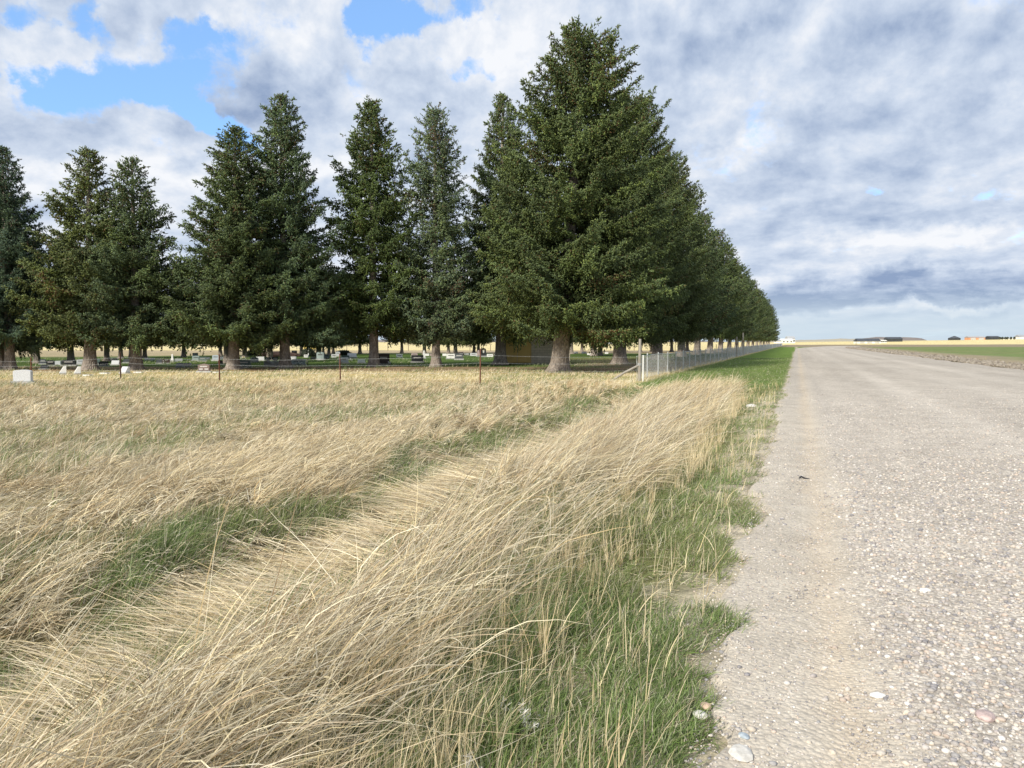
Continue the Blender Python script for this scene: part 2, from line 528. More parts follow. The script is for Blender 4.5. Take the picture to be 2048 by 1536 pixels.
# hills ---------------------------------------------------------------
def build_hill(name, pts, dist, depth, mat):
    """pts: (px, py) of the crest"""
    rng = np.random.default_rng(5)
    px = np.linspace(pts[0][0], pts[-1][0], 160)
    py = np.interp(px, [p[0] for p in pts], [p[1] for p in pts])
    rows = []
    for t, k in ((0, 0), (.15, .35), (.35, .8), (.5, 1), (.7, .7), (1, 0)):
        D = dist + (t - .5) * depth
        x = (px - 1024) / FPX * D
        zc_ = CAM_H + (684 - py) / FPX * dist + (fbm(px * .05, px * 0, 3) - .5) * 3
        z = np.where(k == 0, -2.0, zc_ * k)
        rows.append(np.stack([x, np.full_like(x, D), z], 1))
    co = np.concatenate(rows); n = len(px)
    i = np.arange(5)[:, None] * n; j = np.arange(n - 1)[None, :]
    f = np.stack([i + j, i + j + 1, i + n + j + 1, i + n + j], -1).reshape(-1, 4)
    return tag(link(name, np_mesh(name, co, f, smooth=True), mat), kind='structure')
m_hill = mottled('hill_scrub', (.17, .15, .15), (.26, .22, .19), .02, .95, 0)
m_hill2 = mottled('hill_stubble', (.33, .31, .26), (.42, .37, .27), .01, .95, 0)
build_hill('hill', [(1690, 684), (1725, 676.5), (1750, 674), (1820, 674.5), (1842, 677), (1858, 683)], 3600, 900, m_hill)
build_hill('hill', [(1480, 683), (1600, 680), (1680, 677.5), (1740, 677), (1800, 683)], 2600, 700, m_hill2)
build_hill('hill', [(-300, 684), (100, 680), (500, 678), (900, 681), (1300, 680), (1500, 684)], 5200, 900, m_hill)

# ------------------------------------------------------------------ spruces
def trunk_mesh(name, H, r0, seed, lean=0):
    rng = np.random.default_rng(seed)
    hs = np.array([-.25, 0, .12, .3, .6, 1.0, 1.6, 2.4, 4, 6, 9, 12, 15, H * .9, H - .4])
    hs = hs[(hs < H - .3)]
    hs = np.append(hs, H - .3)
    n = 28
    th = np.linspace(0, 2 * math.pi, n, endpoint=False)
    lob = .5 + .5 * np.sin(th * 5 + seed) * .6 + .3 * np.sin(th * 3 + seed * 2.1)
    co = []
    for h in hs:
        r = r0 * (1 - .92 * max(h, 0) / H) ** .85
        fl = math.exp(-max(h, 0) / .28) * .75
        fl2 = math.exp(-max(h, 0) / 1.2) * .18
        rr = r * (1 + fl * (.4 + .8 * lob) + fl2) * (1 + .03 * rng.standard_normal(n))
        co.append(np.stack([rr * np.cos(th), rr * np.sin(th), np.full(n, h)], 1))
    co = np.concatenate(co)
    i = np.arange(len(hs) - 1)[:, None] * n; j = np.arange(n)[None, :]; j2 = (j + 1) % n
    f = np.stack([i + j, i + j2, i + n + j2, i + n + j], -1).reshape(-1, 4)
    return np_mesh(name, co, f, smooth=True)

def bark(nt, bs):
    n = noise_node(nt, 7, 6, .7, stretch=(1, 1, .35))
    v = nn(nt, 'ShaderNodeTexVoronoi'); v.inputs['Scale'].default_value = 14
    tcn = nn(nt, 'ShaderNodeTexCoord'); mp = nn(nt, 'ShaderNodeMapping'); mp.inputs['Scale'].default_value = (1, 1, .45)
    nt.links.new(tcn.outputs['Object'], mp.inputs[0]); nt.links.new(mp.outputs[0], v.inputs['Vector'])
    c = ramp_node(nt, n.outputs['Fac'], [(.3, (.19, .16, .14)), (.7, (.47, .42, .37))])
    c = mulcol(nt, c, ramp_node(nt, v.outputs['Distance'], [(0, (1.15, 1.12, 1.08)), (.7, (.6, .58, .57))]), .8)
    nt.links.new(c, bs.inputs['Base Color'])
    bump(nt, bs, v.outputs['Distance'], .9, -.05)
m_bark = material('spruce_bark', bark)
m_needle = blade_mat('spruce_needles', .12, info=True)

def norm(v):
    return v / np.maximum(np.linalg.norm(v, axis=-1, keepdims=True), 1e-9)

def spikes_mesh(name, P_, D_, L_, W_, C_, rng):
    """each twig: slender three-sided spindle, slightly bent"""
    n = len(P_)
    D_ = norm(D_)
    a = norm(np.cross(D_, rng.standard_normal((n, 3))))
    b = np.cross(D_, a)
    mid = P_ + D_ * (L_ * .42)[:, None]
    vs = [P_]
    for k in range(3):
        t = k * 2 * math.pi / 3
        vs.append(mid + (a * math.cos(t) + b * math.sin(t)) * W_[:, None])
    vs.append(P_ + D_ * L_[:, None])
    co = np.stack(vs, 1).reshape(-1, 3)
    o = np.arange(n)[:, None] * 5
    tri = []
    for k in range(3):
        k2 = (k + 1) % 3
        tri += [[0, 1 + k2, 1 + k], [1 + k, 1 + k2, 4]]
    f = (o[:, None] + np.array(tri)[None]).reshape(-1, 3)
    tipc = C_ * 1.0
    col = np.repeat(tipc[:, None], 5, 1)
    return np_mesh(name, co, f, col.reshape(-1, 3))

def crown_mesh(name, seed, H, Rm, hb, nb, prof, up=.6, hang=.25, gap=.11, tw=.024, tl=.17, sparse=0.0, low_droop=.30, cone=True, ragged=.18):
    rng = np.random.default_rng(seed)
    PP, DD, LL, WW, CC = [], [], [], [], []
    pt, pr = zip(*prof)
    for i in range(nb):
        t = ((i + rng.random()) / nb) ** 1.12
        z0 = hb + (H - hb) * t
        wh = .62 * (1 - .4 * t)
        z0 = z0 * .25 + .75 * round(z0 / wh) * wh + rng.normal() * .06
        Lb = Rm * np.interp(t, pt, pr) * rng.uniform(1 - ragged * 1.6, 1 + ragged * .7)
        if rng.random() < .06: Lb *= 1.14
        if Lb < .25: Lb = .25
        azb = i * 2.39996 + rng.normal() * .5
        rise = np.interp(t, [0, .25, .6, .85, 1], [-.02, .05, .35, up, up + .6]) + rng.normal() * .09
        sag = np.interp(t, [0, .3, .7, 1], [low_droop, .28, .15, 0]) * rng.uniform(.6, 1.4)
        upc = sag * rng.uniform(.5, 1.0)
        s0 = .08
        ns = max(4, int(Lb * (1 - s0) / gap)) * 2
        s = s0 + (1 - s0) * np.sort(rng.random(ns) ** .76)
        dirb = np.array([math.cos(azb), math.sin(azb), 0])
        perp = np.array([-dirb[1], dirb[0], 0])
        wig = .06 * Lb * np.sin(s * 5 + rng.random() * 6)
        base = dirb[None] * (Lb * s)[:, None] + perp[None] * wig[:, None]
        base[:, 2] = z0 + Lb * (rise * s - sag * s * (1.4 - s) + upc * s ** 3 * .8)
        side = np.where(rng.random(ns) < .5, -1., 1.)
        ang = side * (1.2 - .8 * s + rng.normal(0, .22, ns))
        sl = (0.20 + .85 * (1 - s) ** .8 * min(Lb, 4.0) / 4 + .10 * rng.random(ns)) * (.75 + .5 * rng.random(ns))
        sd_ = dirb[None] * np.cos(ang)[:, None] + perp[None] * np.sin(ang)[:, None]
        sd_[:, 2] = rise * .6 + rng.normal(0, .16, ns) - .10
        isH = (rng.random(ns) < hang) & (s > .35)
        sd_[isH] *= .45; sd_[isH, 2] = -1.0
        sl = np.where(isH, sl * .8 + .15, sl)
        sd_ = norm(sd_)
        # small twigs along each side twig
        nt_ = np.maximum(3, (sl / .07).astype(int))
        if sparse: nt_ = np.maximum(2, (nt_ * (1 - sparse)).astype(int))
        idx = np.repeat(np.arange(ns), nt_)
        m = len(idx)
        q = rng.random(m)
        p = base[idx] + sd_[idx] * (sl[idx] * q)[:, None]
        p[:, 2] -= .22 * (sl[idx] * q) ** 2 * 1.5
        dd = sd_[idx] * .9 + rng.normal(0, .55, (m, 3))
        dd[:, 2] += np.where(isH[idx], -.5, .30)
        ln = tl * (.7 + .6 * rng.random(m)) * (1.1 - .3 * q)
        PP.append(p); DD.append(dd); LL.append(ln); WW.append(tw * (.8 + .5 * rng.random(m)))
        shade = rng.uniform(.62, 1.15) * (.72 + .56 * rng.random(m))
        c = np.stack([.108 * shade, .148 * shade, .084 * shade * rng.uniform(.8, 1.1)], 1)
        lite = rng.random(m) < .22
        c[lite] = c[lite] * np.array([1.65, 1.5, 1.15])
        dead = rng.random(m) < (.03 if rng.random() > .06 else .35)
        c[dead] = np.array([.12, .075, .045]) * (.7 + .6 * rng.random((dead.sum(), 1)))
        if cone and t > .72:                      # brown cones hang in the top
            cn = rng.random(m) < .11
            c[cn] = np.array([.15, .085, .05])
            dd[cn] = np.array([0, 0, -1]); LL[-1][cn] = .13; WW[-1][cn] = .026
        CC.append(c)
    # leader
    for k in range(60):
        h = H - .1 + rng.random() * .55
        PP.append(np.array([[rng.normal() * .05, rng.normal() * .05, h - .3]])); DD.append(np.array([[rng.normal() * .6, rng.normal() * .6, 1.0]]))
        LL.append(np.array([.28])); WW.append(np.array([tw])); CC.append(np.array([[.062, .095, .05]]))
    return spikes_mesh(name, np.concatenate(PP), np.concatenate(DD), np.concatenate(LL), np.concatenate(WW), np.concatenate(CC), rng)

CONE = [(0, .86), (.08, 1), (.2, .98), (.4, .82), (.6, .60), (.75, .42), (.87, .28), (.95, .16), (1, .04)]
BROAD = [(0, .85), (.08, 1), (.25, .98), (.45, .86), (.62, .68), (.78, .53), (.90, .38), (.97, .24), (1, .07)]
NARROW = [(0, .80), (.1, 1), (.3, .96), (.5, .86), (.66, .70), (.76, .54), (.86, .40), (.94, .26), (1, .06)]
SHOULD = [(0, .85), (.1, 1), (.3, .94), (.5, .76), (.62, .60), (.72, .43), (.82, .31), (.92, .20), (1, .05)]
VAR = {
    'broad':  dict(seed=11, H=20.0, Rm=5.3, hb=3.0, nb=400, prof=BROAD, up=.75, gap=.085, tw=.032, tl=.20, ragged=.16, low_droop=.22),
    'coneA':  dict(seed=12, H=18.0, Rm=4.0, hb=2.6, nb=320, prof=CONE, up=.55, gap=.09, tw=.032, tl=.20, ragged=.16),
    'coneB':  dict(seed=13, H=14.5, Rm=3.6, hb=2.6, nb=230, prof=SHOULD, up=.75, gap=.09, ragged=.22, tw=.032, tl=.20),
    'narrow': dict(seed=14, H=18.0, Rm=3.0, hb=2.6, nb=320, prof=NARROW, up=.9, gap=.09, ragged=.22, hang=.3, tw=.032, tl=.20),
    'loose':  dict(seed=15, H=17.5, Rm=2.6, hb=2.3, nb=300, prof=NARROW, up=1.1, gap=.09, ragged=.28, hang=.3, tw=.030, tl=.19),
    'far':    dict(seed=16, H=18.0, Rm=4.3, hb=3.1, nb=280, prof=BROAD, up=.6, gap=.17, tw=.050, tl=.30, sparse=.30),
    'far2':   dict(seed=17, H=17.0, Rm=3.8, hb=3.0, nb=260, prof=CONE, up=.6, gap=.17, tw=.050, tl=.30, sparse=.30, ragged=.22),
}
VM = {}
for k_, v_ in VAR.items():
    VM[k_] = (crown_mesh('crown', **v_), trunk_mesh('trunk', v_['H'], {'broad': .38, 'far': .33, 'far2': .31}.get(k_, .275), v_['seed']), v_)
    VM[k_][0].materials.append(m_needle); VM[k_][1].materials.append(m_bark)
_first = {}
def spruce(px, by, topy, kind, wid, tint, label, rz=0, lean=0.0, leany=0.0, group='spruces round the graveyard', Y=None, tr=1.0, x=None):
    """px/by: trunk foot in the photo; topy: its top; wid: crown half width there"""
    if Y is None: Y = (CAM_H * FPX) / (by - 684)
    if x is None: x = (px - 1024) / FPX * Y
    a_, b_, c_ = ray(px, topy)
    Hh = (CAM_H + c_ / b_ * Y) * .975
    cm, tm, v = VM[kind]
    sz = Hh / v['H']
    sx = (wid / FPX * Y) / v['Rm'] * (1.10 if kind in ('coneA', 'coneB', 'narrow', 'loose') else 1.0)
    root = empty('spruce_tree', (x, Y, hz1(x, Y)), 0, label=label, cat='tree', group=group)
    root.rotation_euler = (leany, lean, 0)
    if kind not in _first:
        t = bpy.data.objects.new('trunk', tm); c = bpy.data.objects.new('crown', cm)
        _first[kind] = (t, c)
    else:
        t, c = _first[kind][0].copy(), _first[kind][1].copy()
    for q in (t, c):
        COL.objects.link(q); q.parent = root; q.rotation_euler = (0, 0, rz)
    c.scale = (sx, sx, sz)
    ts = tr * .5 * (sz + 1)
    t.scale = (ts, ts, sz)
    c.color = (*tint, 1)
    return root

YG, BG_, GG, DK = (1.15, 1.12, .62), (.85, .98, 1.15), (1.25, 1.28, 1.30), (.85, .92, .80)
NE = (1.0, 1.0, .9)
spruce(2, 737, 330, 'coneA', 70, BG_, 'dark spruce cut off by the left edge of the picture, behind its neighbour', .3, tr=.8)
spruce(20, 738, 288, 'coneA', 96, BG_, 'tall dark blue green spruce nearest the left edge, its trunk fully in view', 1.3, tr=1.15)
spruce(180, 738, 293, 'coneB', 112, (1.12, 1.05, .72), 'yellowish green spruce with narrow knobbly top, behind the white slant headstones', 2.2, lean=R(1.2), tr=1.25)
spruce(272, 738, 312, 'coneB', 104, (.95, 1.0, .85), 'bushy spruce with upswept shoulders and a brown patch low in its crown', 4.6, lean=R(.5), tr=1.25)
spruce(467, 737, 248, 'coneA', 124, (.98, 1.02, .78), 'spruce with long bare-looking left branches, just left of the tallest left spruce', .9, lean=R(1.6), tr=1.3)
spruce(570, 735, 180, 'coneA', 112, (.95, 1.05, .95), 'tallest spruce of the left half, with a broad regular crown', 3.4, tr=1.15)
spruce(748, 732, 197, 'narrow', 88, (.92, 1.0, .62), 'slim dark spruce with dense rounded top standing free right of the tallest left one', .4, tr=1.15)
spruce(872, 732, 211, 'loose', 76, GG, 'pale grey green spruce with open airy crown, next to the broad corner group', 1.9, tr=1.05)
spruce(1001, 728, 180, 'coneA', 88, (1.0, 1.05, .75), 'spruce left of the yellow shed doors, half hidden behind the biggest spruce', 5.1, lean=R(.6), tr=1.35)
spruce(1118, 742, 64, 'broad', 190, (1.05, 1.06, .74), 'biggest and nearest spruce, at the corner of the graveyard before the shed', 1.0, lean=R(4.2), tr=1.3)
# row running away beside the road
rowx = lambda Y: 2.7 + SL * (Y - 43)
ys = [57.5, 73, 88, 102, 117, 133, 150, 168, 187, 207, 229, 252, 277, 303, 330, 358]
hts = [20.5, 19.8, 19.5, 19.2, 19.0, 19.0, 18.5, 18.8, 18.3, 18.8, 18.2, 19, 18.6, 19, 18.4, 18.7]
ordn = ['second', 'third', 'fourth', 'fifth', 'sixth', 'seventh', 'eighth', 'ninth', 'tenth', 'eleventh', 'twelfth', 'thirteenth', 'fourteenth', 'fifteenth', 'sixteenth', 'seventeenth']
for i, (yy, hh) in enumerate(zip(ys, hts)):
    xx = rowx(yy)
    px = 1024 + FPX * xx / yy
    kind = ['broad', 'broad', 'far', 'far2', 'far'][i] if i < 5 else ('far' if i % 2 else 'far2')
    if i == 15: lab = 'last and farthest spruce at the end of the row beside the gravel road'
    else: lab = '%s spruce from the corner in the row beside the gravel road' % ordn[i]
    spruce(px, 0, 684 - (hh - CAM_H) / yy * FPX, kind, (4.9 if i < 2 else 4.5) / yy * FPX, [(1.0, 1.02, .78), (1.02, 1.02, .75), (1.05, 1.05, .85), (.95, 1.0, .9)][i % 4], lab,
           rz=i * 1.7 + .6, lean=R(2.6), Y=yy, x=xx, tr=1.25, group='spruces in the row beside the road')
# spruces farther back, read from the trunks seen under the front crowns
back = [(74, 725, .9), (142, 724, 1.0), (214, 721, .9), (242, 716, .8), (262, 715, .7), (290, 715, .8), (368, 713, .85), (441, 711, .8), (455, 725, 1.0),
        (490, 713, 1.0), (530, 707, .8), (540, 719, 1.05), (603, 709, .8), (638, 717, 1.1), (647, 708, .6), (658, 710, .75), (667, 707, .7), (720, 707, .85),
        (804, 706, .8), (849, 708, .9), (897, 706, .8), (911, 709, 1.0), (948, 705, .8), (957, 706, .8), (1142, 707, 1.0), (1164, 704, .8),
        (1188, 711, 1.1), (1200, 710, .9), (1280, 704, .9), (1304, 704, 1.0), (1343, 703, .9), (1374, 702, 1.0)]
names2 = 'first second third fourth fifth sixth seventh eighth ninth tenth eleventh twelfth thirteenth fourteenth fifteenth sixteenth seventeenth eighteenth nineteenth twentieth twenty-first twenty-second twenty-third twenty-fourth twenty-fifth twenty-sixth twenty-seventh twenty-eighth twenty-ninth thirtieth thirty-first thirty-second'.split()
rb = np.random.default_rng(8)
for i, (px, by, tr) in enumerate(back):
    Y = CAM_H * FPX / (by - 684)
    hh = rb.uniform(9.0, 12.0)
    if px > 1000: hh = rb.uniform(13, 15)
    topy = 684 - (hh - CAM_H) / Y * FPX
    spruce(px, by, topy, 'far' if i % 2 else 'far2', rb.uniform(2.6, 3.4) / Y * FPX, (rb.uniform(.85, 1.1), rb.uniform(.9, 1.05), rb.uniform(.7, 1.0)),
           'smaller spruce behind the front row, its trunk the %s from the left back there' % names2[i], rz=i * 2.1, tr=tr,
           group='spruces farther back in the graveyard')

# ------------------------------------------------------------------ generic solid shapes
class MB:
    def __init__(s): s.bm = bmesh.new()
    def box(s, x0, x1, y0, y1, z0, z1, bev=0):
        vs = [s.bm.verts.new(p) for p in ((x0, y0, z0), (x1, y0, z0), (x1, y1, z0), (x0, y1, z0), (x0, y0, z1), (x1, y0, z1), (x1, y1, z1), (x0, y1, z1))]
        fs = [s.bm.faces.new([vs[i] for i in q]) for q in ((3, 2, 1, 0), (4, 5, 6, 7), (0, 1, 5, 4), (1, 2, 6, 5), (2, 3, 7, 6), (3, 0, 4, 7))]
        if bev:
            bmesh.ops.bevel(s.bm, geom=list({e for f in fs for e in f.edges}), offset=bev, segments=2, affect='EDGES')
        return s
    def prism(s, pts, y0, y1, bev=0, axis='y'):
        mk = (lambda a, b, t: (a, t, b)) if axis == 'y' else (lambda a, b, t: (t, a, b))
        A = [s.bm.verts.new(mk(a, b, y0)) for a, b in pts]; B = [s.bm.verts.new(mk(a, b, y1)) for a, b in pts]
        n = len(pts); fs = []
        fs.append(s.bm.faces.new(A)); fs.append(s.bm.faces.new(B[::-1]))
        for i in range(n): fs.append(s.bm.faces.new([A[(i + 1) % n], A[i], B[i], B[(i + 1) % n]]))
        if bev:
            es = [e for e in fs[0].edges] + [e for e in fs[1].edges]
            bmesh.ops.bevel(s.bm, geom=es, offset=bev, segments=2, affect='EDGES')
        return s
    def tube(s, pts, rad, n=8, cap=True):
        pts = [Vector(p) for p in pts]
        rads = rad if isinstance(rad, (list, tuple)) else [rad] * len(pts)
        rings = []
        for i, p in enumerate(pts):
            d = (pts[min(i + 1, len(pts) - 1)] - pts[max(i - 1, 0)]).normalized()
            a = d.orthogonal().normalized() if not rings else (a - d * a.dot(d)).normalized()
            b = d.cross(a)
            rings.append([s.bm.verts.new(p + (a * math.cos(t) + b * math.sin(t)) * rads[i]) for t in [2 * math.pi * k / n for k in range(n)]])
        for r1, r2 in zip(rings, rings[1:]):
            for k in range(n): s.bm.faces.new([r1[k], r1[(k + 1) % n], r2[(k + 1) % n], r2[k]])
        if cap: s.bm.faces.new(rings[0][::-1]); s.bm.faces.new(rings[-1])
        return s
    def blob(s, c, r, seed=0, sq=(1, 1, 1), sub=2, amp=.25):
        rg = np.random.default_rng(seed)
        res = bmesh.ops.create_icosphere(s.bm, subdivisions=sub, radius=1)
        for v in res['verts']:
            k = 1 + amp * (rg.random() - .5)
            v.co = Vector((c[0] + v.co.x * r * sq[0] * k, c[1] + v.co.y * r * sq[1] * k, c[2] + v.co.z * r * sq[2] * k))
        return s
    def mesh(s, name):
        bmesh.ops.recalc_face_normals(s.bm, faces=s.bm.faces)
        me = bpy.data.meshes.new(name); s.bm.to_mesh(me); s.bm.free(); return me
    def build(s, name, mat, parent=None, loc=None):
        return link(name, s.mesh(name), mat, parent, loc)

# materials for stones
def granite(name, c, dk=.65, rough=.6):
    return mottled(name, tuple(v * dk for v in c), tuple(min(v * 1.18, .95) for v in c), 40, rough, .1, .003, 4, .35)
STM = {
    'white': granite('white_marble', (.72, .71, .69), .85), 'light grey': granite('light_granite', (.60, .61, .62)),
    'grey': granite('grey_granite', (.42, .44, .46)), 'dark grey': granite('dark_granite', (.10, .11, .12), .6, .4),
    'black': granite('black_granite', (.035, .037, .042), .6, .3), 'brown': granite('brown_granite', (.20, .15, .13), .7, .5),
    'dark brown': granite('dark_brown_granite', (.085, .06, .055), .7, .5), 'grey green': granite('grey_green_granite', (.32, .39, .38)),
    'dark green': granite('dark_green_granite', (.13, .18, .175), .6, .5), 'pinkish': granite('pink_granite', (.46, .36, .34)),
    'blue grey': granite('blue_grey_granite', (.38, .44, .49)),
}
m_base = granite('footing_stone', (.45, .45, .44))
m_panel = granite('engraved_panel', (.55, .53, .52))
m_panel_dk = granite('engraved_lettering', (.10, .10, .10))

def stone(px, by, w, h, colour, shape, label, rz=0.0, base=True):
    Y = CAM_H * FPX / (by - 684)
    x = (px - 1024) / FPX * Y
    w, h = 1.12 * w / FPX * Y, 1.18 * h / FPX * Y
    m = STM[colour]
    root = empty('headstone', (x, Y, hz1(x, Y)), rz, label=label, cat='headstone', group='headstones in the graveyard')
    d = min(.22, max(.12, w * .28))
    if shape == 'flat':
        hh = .07
        MB().prism([(-w / 2, -.03), (w / 2, -.03), (w / 2, hh), (-w / 2, hh)], -.22, .22, .012).build('slab', m, root)
        MB().box(-w * .36, w * .36, -.13, .13, hh, hh + .004).build('inscription', m_panel_dk, root)
        return root
    bh = min(.13, h * .22) if base else 0
    if base:
        MB().prism([(-w / 2 - .07, -.05), (w / 2 + .07, -.05), (w / 2 + .07, bh), (-w / 2 - .07, bh)], -d / 2 - .08, d / 2 + .08, .012).build('base', m_base, root)
    a = w / 2
    N = 10
    if shape == 'arched':
        pts = [(-a, bh), (a, bh)] + [(a * math.cos(t), bh + (h - bh) * (.84 + .16 * math.sin(t))) for t in np.linspace(0, math.pi, N)]
    elif shape == 'round':
        pts = [(-a, bh), (a, bh)] + [(a * math.cos(t), bh + (h - bh) * (.6 + .4 * math.sin(t))) for t in np.linspace(0, math.pi, N)]
    elif shape == 'gabled':
        pts = [(-a, bh), (a, bh), (a, bh + (h - bh) * .80), (0, h), (-a, bh + (h - bh) * .80)]
    elif shape == 'heart':
        pts = [(-a * .35, bh), (a * .35, bh), (a * .95, bh + (h - bh) * .5), (a, bh + (h - bh) * .75), (a * .72, h), (a * .35, h), (0, h - (h - bh) * .16), (-a * .35, h), (-a * .72, h), (-a, bh + (h - bh) * .75), (-a * .95, bh + (h - bh) * .5)]
    else:
        pts = [(-a, bh), (a, bh), (a, h), (-a, h)]
    if shape == 'slant':
        q = h * .75
        MB().prism([(-q / 2, bh), (q / 2, bh), (q / 2, h), (q * .12, h)], -a, a, .015, axis='x').build('tablet', m, root)
        return root
    if shape == 'obelisk':
        b = MB()
        b.tube([(0, 0, bh), (0, 0, bh + h * .22)], [a * 1.25, a * 1.15], 4); b.tube([(0, 0, bh + h * .22), (0, 0, h * .92), (0, 0, h)], [a * .85, a * .6, .01], 4)
        b.build('shaft', m, root)
        return root
    if shape == 'arch':                          # black arch with a white oval
        b = MB(); b.box(-a, -a * .5, -d / 2, d / 2, bh, h * .8, .01); b.box(a * .5, a, -d / 2, d / 2, bh, h * .8, .01)
        b.prism([(-a, h * .8), (a, h * .8)] + [(a * math.cos(t), h * (.8 + .2 * math.sin(t))) for t in np.linspace(0, math.pi, N)], -d / 2, d / 2)
        b.build('arch', m, root)
        MB().box(-a * .48, a * .48, -d / 3, d / 3, bh, h * .42, .01).build('tablet', m, root)
        MB().blob((0, 0, h * .6), a * .42, 1, (1, .3, 1.5), 2, 0).build('ornament', STM['white'], root)
        return root
    MB().prism(pts, -d / 2, d / 2, .012).build('tablet', m, root)
    dk = colour in ('black', 'dark grey', 'dark brown', 'dark green', 'brown')
    if w > .38:
        if h - bh > .3 and px != 45:
            MB().box(-a * .62, a * .62, -d / 2 - .006, -d / 2, bh + (h - bh) * .52, bh + (h - bh) * .68).build('inscription', m_panel if dk else m_panel_dk, root)
        if colour == 'brown' and h > .4:
            for q in (-1, 1):
                MB().box(q * a * .47 - a * .32, q * a * .47 + a * .32, -d / 2 - .006, -d / 2, bh + (h - bh) * .16, bh + (h - bh) * .34).build('inscription', m_panel, root)
    return root

S = stone
S(45, 765, 30, 25, 'light grey', 'arched', 'large pale headstone standing in the dry grass beside a fence post, nearest the left edge', .12)
S(125, 747, 17, 14, 'white', 'slant', 'left one of two white slant headstones before the yellowish spruce', R(-58))
S(154, 747, 17, 14, 'white', 'slant', 'right one of two white slant headstones before the yellowish spruce', R(-58))
S(249, 746, 17, 12, 'light grey', 'slant', 'grey slant headstone just right of a fence post, left of a thick trunk', R(-30))
S(175, 750, 13, 2, 'white', 'flat', 'flat white grave slab just right of the two white slant headstones')
S(210, 746, 13, 2, 'white', 'flat', 'flat white grave slab left of the grey slant headstone')
S(278, 744, 14, 2, 'white', 'flat', 'flat pale grave slab at the foot of the spruce with the brown patch')
S(408, 743, 20, 16, 'brown', 'gabled', 'brown headstone with pale lettering panels standing alone before the front trunks', .1)
S(437, 743, 17, 2, 'white', 'flat', 'flat pale grave slab just right of the brown headstone with lettering panels')
lst = [(86, 727, 10, 9, 'dark grey', 'arched'), (101, 731, 13, 10, 'black', 'arched'), (89, 738, 13, 8, 'dark grey', 'round'), (116, 728, 11, 7, 'grey', 'arched'),
 (138, 731, 22, 10, 'black', 'plain'), (163, 728, 15, 9, 'grey', 'arched'), (195, 728, 9, 10, 'dark green', 'plain'), (207, 731, 16, 8, 'black', 'plain'),
 (231, 729, 13, 8, 'light grey', 'slant'), (229, 720, 12, 4, 'white', 'plain'), (253, 724, 10, 7, 'dark grey', 'arched'), (319, 726, 10, 8, 'dark grey', 'arched'),
 (332, 726, 13, 8, 'dark brown', 'plain'), (345, 722, 5, 13, 'white', 'obelisk'), (358, 722, 12, 5, 'grey', 'plain'), (360, 734, 13, 9, 'blue grey', 'gabled'),
 (375, 733, 14, 8, 'grey', 'heart'), (391, 713, 9, 7, 'dark green', 'plain'), (392, 721, 12, 9, 'grey green', 'plain'), (405, 722, 13, 8, 'dark green', 'plain'),
 (416, 718, 6, 4, 'white', 'plain'), (432, 721, 12, 10, 'blue grey', 'arched'), (443, 718, 10, 5, 'white', 'plain'), (441, 727, 8, 7, 'dark brown', 'arched'),
 (489, 734, 21, 14, 'dark green', 'plain'), (509, 723, 14, 9, 'grey', 'round'), (521, 720, 14, 7, 'light grey', 'plain'), (536, 723, 11, 9, 'dark grey', 'heart'),
 (551, 723, 12, 10, 'black', 'heart'), (536, 732, 14, 10, 'grey', 'arched'), (552, 732, 15, 8, 'grey', 'plain'), (586, 720, 12, 7, 'light grey', 'plain'),
 (597, 729, 24, 11, 'blue grey', 'arched'), (612, 714, 7, 5, 'white', 'plain'), (641, 719, 13, 14, 'grey green', 'arched'), (653, 716, 12, 7, 'blue grey', 'arched'),
 (668, 714, 9, 6, 'light grey', 'plain'), (676, 712, 8, 8, 'grey', 'arched'), (687, 726, 17, 11, 'blue grey', 'plain'), (691, 716, 14, 6, 'dark green', 'arched'),
 (704, 715, 16, 8, 'light grey', 'slant'), (694, 707, 8, 6, 'black', 'plain'), (589, 706, 9, 5, 'black', 'plain'), (723, 725, 13, 7, 'blue grey', 'plain'),
 (767, 729, 21, 20, 'dark brown', 'plain'), (799, 714, 11, 6, 'white', 'plain'), (829, 712, 11, 6, 'pinkish', 'arched'), (835, 724, 21, 13, 'black', 'plain'),
 (848, 716, 5, 14, 'white', 'obelisk'), (854, 711, 8, 4, 'white', 'plain'), (864, 711, 7, 4, 'pinkish', 'plain'), (902, 717, 16, 9, 'white', 'plain'),
 (918, 719, 15, 11, 'dark grey', 'plain'), (922, 710, 10, 6, 'dark brown', 'plain'), (889, 711, 7, 4, 'white', 'plain'), (947, 711, 12, 5, 'light grey', 'plain'),
 (957, 712, 6, 11, 'pinkish', 'obelisk'), (967, 713, 9, 15, 'black', 'arch'), (934, 709, 7, 3, 'white', 'plain'), (980, 713, 11, 5, 'white', 'plain'),
 (1152, 706, 7, 3, 'white', 'plain'), (1168, 706, 9, 3, 'light grey', 'plain'), (1178, 709, 7, 3, 'white', 'plain'), (1213, 707, 6, 3, 'white', 'plain'),
 (294, 719, 8, 4, 'white', 'plain'), (305, 720, 8, 4, 'light grey', 'plain'), (570, 718, 8, 5, 'light grey', 'plain'), (626, 717, 8, 4, 'white', 'plain')]
cnt, seen = {}, {}
shw = {'arched': 'upright round-topped', 'round': 'low rounded', 'plain': 'square-cut', 'slant': 'slanted', 'obelisk': 'narrow obelisk', 'heart': 'heart-shaped', 'gabled': 'pointed-top', 'arch': 'open-arch'}
for t in sorted(lst): cnt[(t[4], t[5])] = cnt.get((t[4], t[5]), 0) + 1
rs = np.random.default_rng(4)
marks = [(2, 'the spruce at the left edge'), (180, 'the yellowish spruce'), (272, 'the spruce with the brown patch'), (467, 'the spruce left of the tallest one'), (570, 'the tallest left spruce'), (748, 'the slim dark spruce'), (872, 'the pale grey green spruce'), (1001, 'the spruce beside the shed'), (1118, 'the biggest spruce')]
